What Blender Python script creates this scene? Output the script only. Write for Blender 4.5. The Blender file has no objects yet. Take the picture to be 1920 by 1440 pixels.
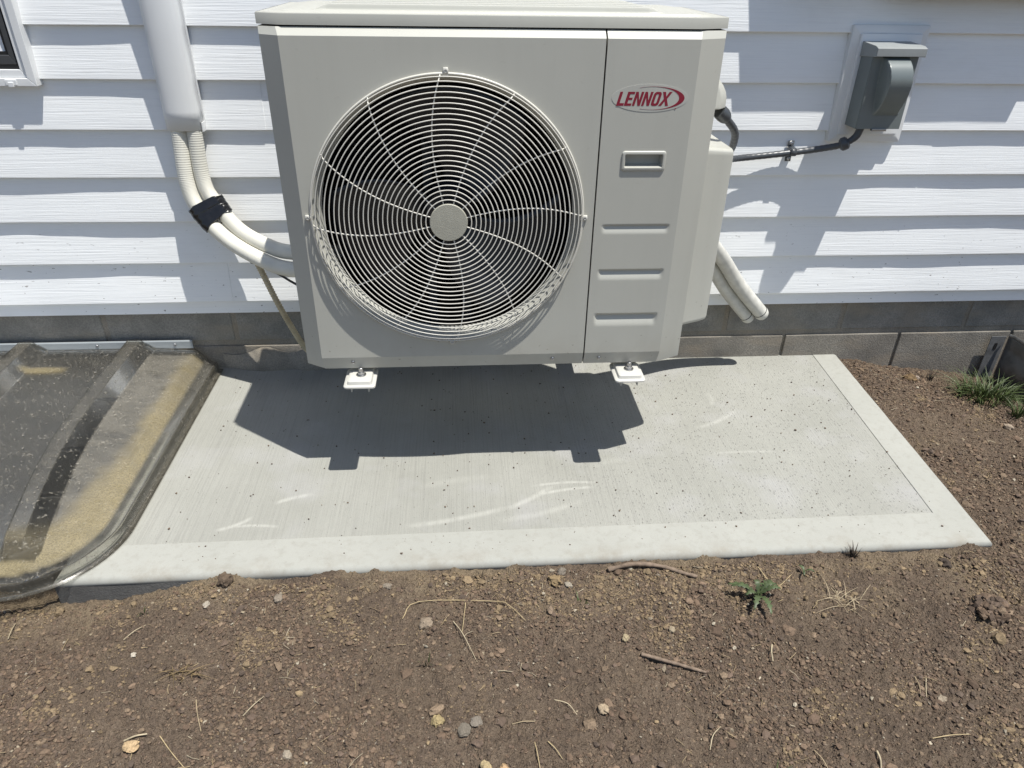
import bpy, bmesh, math, random
import numpy as np
from mathutils import Vector, Matrix, noise as mnoise
random.seed(7)
rng = np.random.default_rng(11)
S = bpy.context.scene
COL = S.collection
R = math.radians

# ------------------------------------------------------------------ camera
cd = bpy.data.cameras.new("camera")
cam = bpy.data.objects.new("camera", cd)
COL.objects.link(cam)
cd.sensor_fit = 'HORIZONTAL'
cd.sensor_width = 36.0
cd.lens = 25.125
cd.clip_start = 0.02
cd.clip_end = 500.0
_r = Vector((0.9974217, -0.07022612, 0.01477304))
_u = Vector((0.02331163, 0.51175839, 0.85881309))
_f = Vector((0.06787134, 0.85625442, -0.51207601))
cm = Matrix.Identity(4)
for i in range(3):
    cm[i][0], cm[i][1], cm[i][2] = _r[i], _u[i], -_f[i]
cm[0][3], cm[1][3], cm[2][3] = -0.0647, -2.1437, 1.1995
cam.matrix_world = cm
S.camera = cam

# ------------------------------------------------------------------ sky, sun, exposure
SUN_DIR = Vector((-0.27, 0.205, -1.0)).normalized()      # direction the light travels
to_sun = -SUN_DIR
w = bpy.data.worlds.new("World")
S.world = w
w.use_nodes = True
wn = w.node_tree
for n in list(wn.nodes):
    wn.nodes.remove(n)
sky = wn.nodes.new("ShaderNodeTexSky")
sky.sky_type = 'NISHITA'
sky.sun_disc = False
sky.sun_elevation = math.asin(to_sun.z)
sky.sun_rotation = math.atan2(to_sun.x, to_sun.y)
sky.air_density = 1.0
sky.dust_density = 1.0
bg = wn.nodes.new("ShaderNodeBackground")
bg.inputs[1].default_value = 0.085
wo = wn.nodes.new("ShaderNodeOutputWorld")
wn.links.new(sky.outputs[0], bg.inputs[0])
wn.links.new(bg.outputs[0], wo.inputs[0])
sl = bpy.data.lights.new("sun", 'SUN')
sl.energy = 4.4
sl.angle = R(0.53)
sl.color = (0.995, 0.968, 0.905)
sun = bpy.data.objects.new("sun", sl)
COL.objects.link(sun)
sun.rotation_euler = SUN_DIR.to_track_quat('-Z', 'Y').to_euler()
sun.location = (2, -2, 6)
S.view_settings.view_transform = 'Standard'
S.view_settings.look = 'None'
S.view_settings.exposure = 0.55
S.view_settings.gamma = 1.0
S.view_settings.use_curve_mapping = False
S.render.engine = 'CYCLES'
S.cycles.max_bounces = 10
S.cycles.transparent_max_bounces = 16

# ------------------------------------------------------------------ node helpers
def new_mat(name):
    m = bpy.data.materials.new(name)
    m.use_nodes = True
    nt = m.node_tree
    return m, nt, nt.nodes["Principled BSDF"]

def nd(nt, typ, **kw):
    n = nt.nodes.new(typ)
    for k, v in kw.items():
        if k.startswith('i_'):
            n.inputs[int(k[2:])].default_value = v
        else:
            setattr(n, k, v)
    return n

def coords(nt, scale=(1, 1, 1), rot=(0, 0, 0)):
    t = nt.nodes.new("ShaderNodeTexCoord")
    mp = nt.nodes.new("ShaderNodeMapping")
    mp.inputs['Scale'].default_value = scale
    mp.inputs['Rotation'].default_value = rot
    nt.links.new(t.outputs['Object'], mp.inputs['Vector'])
    return mp.outputs[0]

def noise(nt, vec, scale, detail=4.0, rough=0.55, dist=0.0):
    n = nt.nodes.new("ShaderNodeTexNoise")
    n.inputs['Scale'].default_value = scale
    n.inputs['Detail'].default_value = detail
    n.inputs['Roughness'].default_value = rough
    n.inputs['Distortion'].default_value = dist
    nt.links.new(vec, n.inputs['Vector'])
    return n.outputs['Fac']

def ramp(nt, fac, stops):
    n = nt.nodes.new("ShaderNodeValToRGB")
    el = n.color_ramp.elements
    while len(el) < len(stops):
        el.new(0.5)
    for e, (p, c) in zip(el, stops):
        e.position = p
        e.color = (c[0], c[1], c[2], 1) if not isinstance(c, (int, float)) else (c, c, c, 1)
    nt.links.new(fac, n.inputs[0])
    return n.outputs[0]

def mix(nt, fac, a, b, blend='MIX'):
    n = nt.nodes.new("ShaderNodeMix")
    n.data_type = 'RGBA'
    n.blend_type = blend
    for sock, v in ((n.inputs[0], fac), (n.inputs[6], a), (n.inputs[7], b)):
        if hasattr(v, 'links'):
            nt.links.new(v, sock)
        elif isinstance(v, (int, float)):
            sock.default_value = v
        else:
            sock.default_value = (v[0], v[1], v[2], 1)
    return n.outputs[2]

def math_(nt, op, a, b=None, clamp=False):
    n = nt.nodes.new("ShaderNodeMath")
    n.operation = op
    n.use_clamp = clamp
    for i, v in enumerate((a, b)):
        if v is None:
            continue
        if hasattr(v, 'links'):
            nt.links.new(v, n.inputs[i])
        else:
            n.inputs[i].default_value = v
    return n.outputs[0]

def maprange(nt, v, a, b, c=0.0, d=1.0):
    n = nt.nodes.new("ShaderNodeMapRange")
    n.interpolation_type = 'SMOOTHSTEP'
    nt.links.new(v, n.inputs[0])
    for i, x in enumerate((a, b, c, d)):
        n.inputs[i + 1].default_value = x
    return n.outputs[0]

def bump(nt, bsdf, h, dist, strength=1.0, prev=None):
    b = nt.nodes.new("ShaderNodeBump")
    b.inputs['Strength'].default_value = strength
    b.inputs['Distance'].default_value = dist
    nt.links.new(h, b.inputs['Height'])
    if prev is not None:
        nt.links.new(prev, b.inputs['Normal'])
    nt.links.new(b.outputs[0], bsdf.inputs['Normal'])
    return b.outputs[0]

def simple(name, col, rough=0.5, metal=0.0, var=0.06, vscale=12.0, bdist=0.0, bscale=200.0, spec=0.5):
    m, nt, p = new_mat(name)
    v = coords(nt)
    f = noise(nt, v, vscale, 5.0)
    c = ramp(nt, f, [(0.3, [x * (1 - var) for x in col]), (0.7, [min(1, x * (1 + var)) for x in col])])
    nt.links.new(c, p.inputs['Base Color'])
    p.inputs['Roughness'].default_value = rough
    p.inputs['Metallic'].default_value = metal
    p.inputs['Specular IOR Level'].default_value = spec
    if bdist > 0:
        bump(nt, p, noise(nt, v, bscale, 3.0), bdist)
    return m

# ------------------------------------------------------------------ materials
def sep(nt):
    t = nt.nodes.new("ShaderNodeTexCoord")
    s = nt.nodes.new("ShaderNodeSeparateXYZ")
    nt.links.new(t.outputs['Object'], s.inputs[0])
    return s.outputs

def mat_siding():
    m, nt, p = new_mat("white_vinyl_siding")
    g = coords(nt, (5.0, 5.0, 230.0))
    gf = noise(nt, g, 1.0, 5.0, 0.6, 0.4)
    big = noise(nt, coords(nt), 2.5, 3.0)
    c = ramp(nt, big, [(0.3, (0.795, 0.81, 0.815)), (0.7, (0.84, 0.853, 0.858))])
    # fine grain tint
    c = mix(nt, math_(nt, 'MULTIPLY', ramp(nt, gf, [(0.35, 1.0), (0.5, 0.0)]), 0.16), c, (0.62, 0.64, 0.67))
    # scuffs and soil specks, mostly near the bottom courses
    o = sep(nt)
    sp = noise(nt, coords(nt, (55, 55, 110)), 1.0, 2.0, 0.5)
    lowmask = maprange(nt, o[2], 0.22, 0.62, 1.0, 0.0)
    thr = math_(nt, 'MULTIPLY', ramp(nt, sp, [(0.70, 0.0), (0.73, 1.0)]), math_(nt, 'MULTIPLY', lowmask, 0.8))
    c = mix(nt, thr, c, (0.16, 0.145, 0.13))
    sm = noise(nt, coords(nt, (3, 3, 7)), 1.6, 5.0, 0.65)
    c = mix(nt, math_(nt, 'MULTIPLY', ramp(nt, sm, [(0.55, 0.0), (0.8, 1.0)]), 0.22), c, (0.60, 0.59, 0.57))
    nt.links.new(c, p.inputs['Base Color'])
    p.inputs['Roughness'].default_value = 0.42
    bump(nt, p, gf, 0.0011, 0.9)
    return m

def mat_block(name, base, sandy):
    m, nt, p = new_mat(name)
    v = coords(nt)
    a = noise(nt, v, 9.0, 6.0, 0.6)
    b = noise(nt, v, 260.0, 3.0, 0.6)
    lo = [x * 0.72 for x in base]
    hi = [x * 1.25 for x in base]
    c = ramp(nt, a, [(0.3, lo), (0.7, hi)])
    c = mix(nt, ramp(nt, b, [(0.38, 0.55), (0.62, 0.0)]), c, [x * 0.5 for x in base])
    st = noise(nt, coords(nt, (2.2, 2.2, 6)), 2.0, 5.0)
    c = mix(nt, math_(nt, 'MULTIPLY', ramp(nt, st, [(0.5, 0.0), (0.66, 1.0)]), 0.5), c, sandy)
    nt.links.new(c, p.inputs['Base Color'])
    p.inputs['Roughness'].default_value = 0.92
    vb = nt.nodes.new("ShaderNodeTexVoronoi")
    vb.inputs['Scale'].default_value = 420.0
    nt.links.new(v, vb.inputs['Vector'])
    n1 = bump(nt, p, b, 0.0018)
    bump(nt, p, vb.outputs['Distance'], 0.0006, 0.6, n1)
    return m

SMEARS = [(-0.679, -0.795, -0.590, -0.745, 0.010, -0.010, 0.75), (-0.641, -0.784, -0.512, -0.791, 0.008, 0.006, 0.7), (-0.556, -0.704, -0.449, -0.667, 0.011, 0.006, 0.75),
          (-0.234, -0.806, 0.060, -0.740, 0.014, -0.010, 0.6), (0.030, -0.757, 0.171, -0.662, 0.013, -0.006, 0.7), (0.100, -0.668, 0.296, -0.661, 0.008, 0.010, 0.8),
          (0.100, -0.708, 0.290, -0.677, 0.009, 0.008, 0.8), (0.000, -0.796, 0.250, -0.722, 0.016, -0.014, 0.45), (0.620, -0.420, 0.792, -0.314, 0.012, -0.014, 0.6),
          (0.722, -0.215, 0.712, -0.300, 0.012, 0.008, 0.55), (0.620, -0.547, 0.835, -0.547, 0.009, 0.004, 0.5), (0.27, -0.60, 0.40, -0.56, 0.02, 0.01, 0.25), (-0.20, -0.66, 0.02, -0.62, 0.02, 0.01, 0.25)]
def smear(nt, o, ax, ay, bx, by, wd, bow):
    L = math.hypot(bx - ax, by - ay)
    ux_, uy_ = (bx - ax) / L, (by - ay) / L
    mx, my = (ax + bx) / 2, (ay + by) / 2
    dx = math_(nt, 'SUBTRACT', o[0], mx); dy = math_(nt, 'SUBTRACT', o[1], my)
    u = math_(nt, 'ADD', math_(nt, 'MULTIPLY', dx, ux_ * 2 / L), math_(nt, 'MULTIPLY', dy, uy_ * 2 / L))
    v = math_(nt, 'ADD', math_(nt, 'MULTIPLY', dx, -uy_), math_(nt, 'MULTIPLY', dy, ux_))
    u2 = math_(nt, 'MULTIPLY', u, u)
    v = math_(nt, 'SUBTRACT', v, math_(nt, 'MULTIPLY', math_(nt, 'SUBTRACT', 1.0, u2), bow))
    fv = maprange(nt, math_(nt, 'ABSOLUTE', v), 0.0, wd, 1.0, 0.0)
    fu = maprange(nt, u2, 0.15, 1.0, 1.0, 0.0)
    return math_(nt, 'MULTIPLY', fv, fu)

def mat_concrete(broom):
    m, nt, p = new_mat("broomed_concrete" if broom else "trowelled_concrete")
    v = coords(nt)
    o = sep(nt)
    big = noise(nt, v, 3.2, 5.0, 0.6)
    if broom:
        c = ramp(nt, big, [(0.3, (0.258, 0.257, 0.228)), (0.7, (0.308, 0.306, 0.275))])
    else:
        c = ramp(nt, big, [(0.3, (0.300, 0.300, 0.270)), (0.7, (0.335, 0.334, 0.303))])
    fine = noise(nt, v, 420.0, 3.0, 0.6)
    c = mix(nt, ramp(nt, fine, [(0.3, 0.22), (0.55, 0.0)]), c, (0.20, 0.195, 0.18))
    if broom:
        ln = noise(nt, coords(nt, (215.0, 2.6, 1.0), (0, 0, 0.02)), 1.0, 4.0, 0.65)
        lmask = maprange(nt, o[0], 0.2, 1.0, 1.0, 0.45)
        c = mix(nt, math_(nt, 'MULTIPLY', ramp(nt, ln, [(0.36, 1.0), (0.52, 0.0)]), math_(nt, 'MULTIPLY', lmask, 0.24)), c, (0.17, 0.165, 0.15))
        # open pores, denser towards the right end
        vo = nt.nodes.new("ShaderNodeTexVoronoi")
        vo.inputs['Scale'].default_value = 165.0
        nt.links.new(coords(nt, (1, 0.45, 1)), vo.inputs['Vector'])
        pn = noise(nt, v, 38.0, 3.0)
        pores = math_(nt, 'MULTIPLY', ramp(nt, vo.outputs['Distance'], [(0.16, 1.0), (0.26, 0.0)]), ramp(nt, pn, [(0.40, 0.0), (0.52, 1.0)]))
        pores = math_(nt, 'MULTIPLY', pores, maprange(nt, o[0], -0.1, 0.7, 0.2, 1.0))
        c = mix(nt, math_(nt, 'MULTIPLY', pores, 0.62), c, (0.15, 0.145, 0.135))
        vo2 = nt.nodes.new("ShaderNodeTexVoronoi")
        vo2.inputs['Scale'].default_value = 310.0
        nt.links.new(coords(nt, (1, 0.6, 1)), vo2.inputs['Vector'])
        gr2 = noise(nt, v, 16.0, 4.0, 0.7)
        po2 = math_(nt, 'MULTIPLY', ramp(nt, vo2.outputs['Distance'], [(0.22, 1.0), (0.36, 0.0)]), ramp(nt, gr2, [(0.36, 0.15), (0.58, 1.0)]))
        po2 = math_(nt, 'MULTIPLY', po2, maprange(nt, o[0], -0.2, 0.6, 0.25, 1.0))
        c = mix(nt, math_(nt, 'MULTIPLY', po2, 0.42), c, (0.17, 0.165, 0.155))
        # pale lime streaks rubbed into the surface
        streak = noise(nt, coords(nt, (60.0, 14.0, 1.0)), 1.0, 4.0, 0.7)
        tot = None
        for (ax, ay, bx, by, wd, bow, amt) in SMEARS:
            f = smear(nt, o, ax, ay, bx, by, wd, bow)
            f = math_(nt, 'MULTIPLY', f, amt)
            tot = f if tot is None else math_(nt, 'MAXIMUM', tot, f)
        tot = math_(nt, 'MULTIPLY', tot, ramp(nt, streak, [(0.30, 0.25), (0.62, 1.0)]))
        c = mix(nt, math_(nt, 'MULTIPLY', tot, 0.85), c, (0.44, 0.435, 0.395))
        wb = noise(nt, v, 5.0, 3.0)
        c = mix(nt, math_(nt, 'MULTIPLY', ramp(nt, wb, [(0.54, 0.0), (0.74, 1.0)]), 0.4), c, (0.355, 0.35, 0.355))
        n1 = bump(nt, p, ln, 0.0022, 0.8)
        n2 = bump(nt, p, pores, -0.0015, 0.8, n1)
        bump(nt, p, fine, 0.0008, 0.7, n2)
    else:
        bm2 = noise(nt, v, 14.0, 4.0)
        c = mix(nt, math_(nt, 'MULTIPLY', ramp(nt, bm2, [(0.5, 0.0), (0.7, 1.0)]), 0.25), c, (0.360, 0.357, 0.325))
        e1 = noise(nt, v, 45.0, 4.0, 0.65)
        c = mix(nt, ramp(nt, e1, [(0.33, 0.35), (0.5, 0.0)]), c, (0.235, 0.225, 0.195))
        dirtm = noise(nt, v, 9.0, 6.0, 0.7)
        edge = maprange(nt, o[1], -0.94, -0.87, 1.0, 0.0)
        c = mix(nt, math_(nt, 'MULTIPLY', math_(nt, 'MULTIPLY', ramp(nt, dirtm, [(0.48, 0.0), (0.68, 1.0)]), edge), 0.45), c, (0.20, 0.165, 0.12))
        tr = noise(nt, coords(nt, (4, 30, 4)), 1.0, 3.0)
        bump(nt, p, tr, 0.0012, 0.5)
    nt.links.new(c, p.inputs['Base Color'])
    p.inputs['Roughness'].default_value = 0.85
    return m

def mat_soil():
    m, nt, p = new_mat("bare_soil")
    v = coords(nt)
    o = sep(nt)
    a = noise(nt, v, 4.0, 6.0, 0.65)
    b = noise(nt, v, 60.0, 6.0, 0.7)
    d = noise(nt, v, 330.0, 3.0, 0.6)
    c = ramp(nt, a, [(0.25, (0.106, 0.080, 0.060)), (0.5, (0.136, 0.102, 0.074)), (0.75, (0.172, 0.131, 0.096))])
    c = mix(nt, ramp(nt, b, [(0.35, 0.55), (0.55, 0.0)]), c, (0.068, 0.051, 0.041))
    c = mix(nt, ramp(nt, b, [(0.6, 0.0), (0.78, 0.5)]), c, (0.24, 0.185, 0.14))
    oc = noise(nt, v, 7.0, 5.0, 0.6)
    band = math_(nt, 'MULTIPLY', maprange(nt, o[1], -1.16, -0.95, 0.12, 1.0), maprange(nt, o[0], 1.05, 1.25, 1.0, 0.2))
    c = mix(nt, math_(nt, 'MULTIPLY', math_(nt, 'MULTIPLY', ramp(nt, oc, [(0.46, 0.0), (0.64, 1.0)]), band), 0.75), c, (0.225, 0.175, 0.115))
    vo = nt.nodes.new("ShaderNodeTexVoronoi")
    vo.inputs['Scale'].default_value = 210.0
    nt.links.new(v, vo.inputs['Vector'])
    sp = math_(nt, 'GREATER_THAN', noise(nt, v, 170.0, 1.0), 0.73)
    c = mix(nt, math_(nt, 'MULTIPLY', sp, 0.7), c, (0.34, 0.28, 0.21))
    nt.links.new(c, p.inputs['Base Color'])
    p.inputs['Roughness'].default_value = 0.97
    p.inputs['Specular IOR Level'].default_value = 0.15
    n1 = bump(nt, p, b, 0.007, 1.0)
    n2 = bump(nt, p, vo.outputs['Distance'], 0.005, 0.9, n1)
    bump(nt, p, d, 0.0024, 1.0, n2)
    return m

def mat_attr(name, rough=0.95, bscale=300.0, bdist=0.001):
    """colour of each little piece comes from its own colour attribute"""
    m, nt, p = new_mat(name)
    at = nt.nodes.new("ShaderNodeAttribute")
    at.attribute_name = "piece_colour"
    v = coords(nt)
    f = noise(nt, v, bscale, 4.0)
    c = mix(nt, ramp(nt, f, [(0.35, 0.4), (0.6, 0.0)]), at.outputs['Color'], (0.05, 0.04, 0.03))
    nt.links.new(c, p.inputs['Base Color'])
    p.inputs['Roughness'].default_value = rough
    p.inputs['Specular IOR Level'].default_value = 0.2
    bump(nt, p, f, bdist)
    return m

def mat_cover():
    m, nt, p = new_mat("dusty_clear_plastic")
    out = nt.nodes["Material Output"]
    v = coords(nt)
    at = nt.nodes.new("ShaderNodeAttribute")
    at.attribute_name = "dirt"
    sp = nt.nodes.new("ShaderNodeSeparateColor")
    nt.links.new(at.outputs['Color'], sp.inputs[0])
    tan, grey = sp.outputs[0], sp.outputs[1]
    n1 = noise(nt, v, 16.0, 6.0, 0.65)
    n2 = noise(nt, coords(nt, (7, 22, 7), (0, 0, 0.5)), 1.3, 6.0, 0.7, 0.6)
    n3 = noise(nt, v, 130.0, 2.0, 0.6)
    tanm = math_(nt, 'MULTIPLY', tan, ramp(nt, n1, [(0.25, 0.55), (0.6, 1.0)]))
    grain = noise(nt, v, 240.0, 4.0, 0.75)
    n4 = noise(nt, coords(nt, (9, 20, 9), (0, 0, -0.3)), 2.2, 4.0, 0.6)
    greym = math_(nt, 'MULTIPLY', grey, ramp(nt, n2, [(0.30, 0.08), (0.70, 0.72)]))
    greym = math_(nt, 'MULTIPLY', greym, ramp(nt, grain, [(0.36, 0.25), (0.62, 1.0)]))
    greym = math_(nt, 'MULTIPLY', greym, ramp(nt, n4, [(0.30, 0.25), (0.40, 1.0)]))
    tanm = math_(nt, 'MULTIPLY', tanm, ramp(nt, grain, [(0.36, 0.5), (0.58, 1.0)]))
    speck = math_(nt, 'MULTIPLY', ramp(nt, n3, [(0.645, 0.0), (0.68, 1.0)]), 0.55)
    clear = nt.nodes.new("ShaderNodeBsdfTransparent")
    clear.inputs[0].default_value = (0.93, 0.93, 0.915, 1)
    gl = nt.nodes.new("ShaderNodeBsdfGlossy")
    gl.inputs['Roughness'].default_value = 0.20
    fr = nt.nodes.new("ShaderNodeFresnel")
    fr.inputs[0].default_value = 1.30
    nb = nt.nodes.new("ShaderNodeBump")
    nb.inputs['Distance'].default_value = 0.002
    nb.inputs['Strength'].default_value = 0.35
    nt.links.new(n2, nb.inputs['Height'])
    m1 = nt.nodes.new("ShaderNodeMixShader")
    nt.links.new(fr.outputs[0], m1.inputs[0])
    nt.links.new(clear.outputs[0], m1.inputs[1])
    nt.links.new(gl.outputs[0], m1.inputs[2])
    dt = nt.nodes.new("ShaderNodeBsdfDiffuse")
    dt.inputs[0].default_value = (0.285, 0.24, 0.145, 1)
    dg = nt.nodes.new("ShaderNodeBsdfDiffuse")
    dg.inputs[0].default_value = (0.235, 0.22, 0.19, 1)
    m2 = nt.nodes.new("ShaderNodeMixShader")
    nt.links.new(math_(nt, 'ADD', greym, speck, True), m2.inputs[0])
    nt.links.new(m1.outputs[0], m2.inputs[1])
    nt.links.new(dg.outputs[0], m2.inputs[2])
    m3 = nt.nodes.new("ShaderNodeMixShader")
    nt.links.new(math_(nt, 'MULTIPLY', tanm, 0.72), m3.inputs[0])
    nt.links.new(m2.outputs[0], m3.inputs[1])
    nt.links.new(dt.outputs[0], m3.inputs[2])
    nt.links.new(m3.outputs[0], out.inputs[0])
    return m

def mat_paint():
    m, nt, p = new_mat("beige_powder_coat")
    v = coords(nt)
    f = noise(nt, v, 3.0, 4.0)
    c = ramp(nt, f, [(0.3, (0.425, 0.422, 0.378)), (0.7, (0.452, 0.449, 0.402))])
    dr = noise(nt, coords(nt, (26, 26, 2.2)), 1.0, 4.0, 0.6)
    c = mix(nt, math_(nt, 'MULTIPLY', ramp(nt, dr, [(0.5, 0.0), (0.75, 1.0)]), 0.15), c, (0.35, 0.345, 0.305))
    o = sep(nt)
    sp = noise(nt, coords(nt, (60, 60, 90)), 1.0, 2.0, 0.5)
    lowm = maprange(nt, o[2], 0.03, 0.22, 1.0, 0.12)
    c = mix(nt, math_(nt, 'MULTIPLY', ramp(nt, sp, [(0.70, 0.0), (0.74, 1.0)]), math_(nt, 'MULTIPLY', lowm, 0.75)), c, (0.17, 0.14, 0.11))
    du = noise(nt, v, 7.0, 5.0, 0.65)
    c = mix(nt, math_(nt, 'MULTIPLY', math_(nt, 'MULTIPLY', ramp(nt, du, [(0.42, 0.0), (0.62, 1.0)]), maprange(nt, o[2], 0.02, 0.16, 1.0, 0.0)), 0.30), c, (0.29, 0.255, 0.20))
    nt.links.new(c, p.inputs['Base Color'])
    p.inputs['Roughness'].default_value = 0.38
    bump(nt, p, noise(nt, v, 520.0, 2.0), 0.00015, 0.5)
    return m

M_SIDING = mat_siding()
M_BLOCK = mat_block("grey_concrete_block", (0.250, 0.240, 0.215), (0.27, 0.235, 0.18))
M_BLOCK_LOW = mat_block("sandy_concrete_block", (0.225, 0.205, 0.175), (0.27, 0.22, 0.16))
M_BLOCK_DEEP = mat_block("dark_low_block", (0.030, 0.028, 0.026), (0.03, 0.026, 0.02))  # much darker block colour for the courses below ground
M_MORTAR = mat_block("rough_mortar", (0.26, 0.235, 0.195), (0.25, 0.20, 0.14))
M_BROOM = mat_concrete(True)
M_TROWEL = mat_concrete(False)
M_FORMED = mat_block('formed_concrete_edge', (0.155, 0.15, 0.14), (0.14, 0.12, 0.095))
M_SOIL = mat_soil()
M_PIECE = mat_attr("soil_pieces")
M_STRAW = mat_attr("dry_straw", 0.7, 60.0, 0.0002)
M_COVER = mat_cover()
M_PAINT = mat_paint()
M_GRILLE = simple("cream_coated_wire", (0.60, 0.58, 0.52), 0.35)
M_INSIDE = simple("dark_interior", (0.006, 0.006, 0.007), 0.7)
M_FIN = simple("dark_coil_fins", (0.010, 0.011, 0.014), 0.5, 0.3)
M_FAN = simple("black_fan_plastic", (0.010, 0.011, 0.015), 0.35)
M_STEEL = simple("zinc_steel", (0.42, 0.42, 0.42), 0.35, 1.0, 0.15, 60.0)
M_GALV = simple("galvanised_steel", (0.20, 0.205, 0.21), 0.5, 0.7, 0.25, 25.0)
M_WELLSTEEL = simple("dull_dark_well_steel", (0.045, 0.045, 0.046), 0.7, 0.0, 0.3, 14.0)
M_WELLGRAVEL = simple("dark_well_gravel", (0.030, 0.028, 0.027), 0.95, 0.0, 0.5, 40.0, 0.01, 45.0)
M_RED = simple("dark_red_print", (0.22, 0.012, 0.030), 0.4)
M_BADGE = simple("pale_badge", (0.445, 0.442, 0.400), 0.35)
M_BADGERIM = simple("badge_rim", (0.46, 0.455, 0.415), 0.35)
M_WHITEPVC = simple("white_pvc", (0.70, 0.71, 0.71), 0.35, 0.0, 0.03, 6.0)
M_PIPE = simple("weathered_white_pipe", (0.56, 0.55, 0.50), 0.4, 0.0, 0.14, 35.0)
M_WHITEMETAL = simple("white_painted_metal", (0.50, 0.49, 0.45), 0.35, 0.0, 0.05, 30.0)
M_IVORY = simple("ivory_hose", (0.64, 0.625, 0.555), 0.5, 0.0, 0.06, 20.0)
M_DRAIN = simple("tan_drain_hose", (0.42, 0.36, 0.24), 0.55, 0.0, 0.15, 30.0)
M_TAPE = simple("black_tape", (0.010, 0.010, 0.011), 0.22, 0.0, 0.3, 40.0, 0.002, 60.0)
M_BLACK = simple("black_rubber", (0.018, 0.018, 0.019), 0.45)
M_CONDUIT = simple("dark_grey_conduit", (0.055, 0.060, 0.066), 0.35, 0.0, 0.12, 40.0)
M_GREYBOX = simple("grey_enclosure_paint", (0.150, 0.172, 0.172), 0.30, 0.0, 0.06, 15.0)
M_GREYHOOD = simple("grey_hood_metal", (0.27, 0.285, 0.285), 0.42, 0.0, 0.06, 15.0)
M_GLASS = simple("dark_window_glass", (0.008, 0.009, 0.011), 0.25, spec=0.2)
M_SASHGREY = simple("grey_window_track", (0.05, 0.052, 0.055), 0.45)
M_GASKET = simple("black_gasket", (0.012, 0.012, 0.012), 0.5)
M_LEAF = simple("green_leaf", (0.058, 0.080, 0.032), 0.55, 0.0, 0.35, 60.0)
M_GRASS = simple("grass_blade", (0.052, 0.075, 0.020), 0.55, 0.0, 0.5, 60.0)
M_WOOD = simple("weathered_twig", (0.17, 0.125, 0.09), 0.9, 0.0, 0.3, 90.0, 0.001, 200.0)
M_WOODDARK = simple("damp_root", (0.055, 0.042, 0.032), 0.95, 0.0, 0.3, 90.0, 0.002, 200.0)

# ------------------------------------------------------------------ object helpers
def tag(o, label=None, cat=None, group=None, kind=None):
    if label: o["label"] = label
    if cat: o["category"] = cat
    if group: o["group"] = group
    if kind: o["kind"] = kind
    return o

def wloc(o):
    v = Vector((0, 0, 0))
    while o is not None:
        v = v + o.location
        o = o.parent
    return v

def empty(name, loc, label=None, cat=None, group=None):
    o = bpy.data.objects.new(name, None)
    o.empty_display_size = 0.05
    o.location = loc
    COL.objects.link(o)
    return tag(o, label, cat, group)

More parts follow.
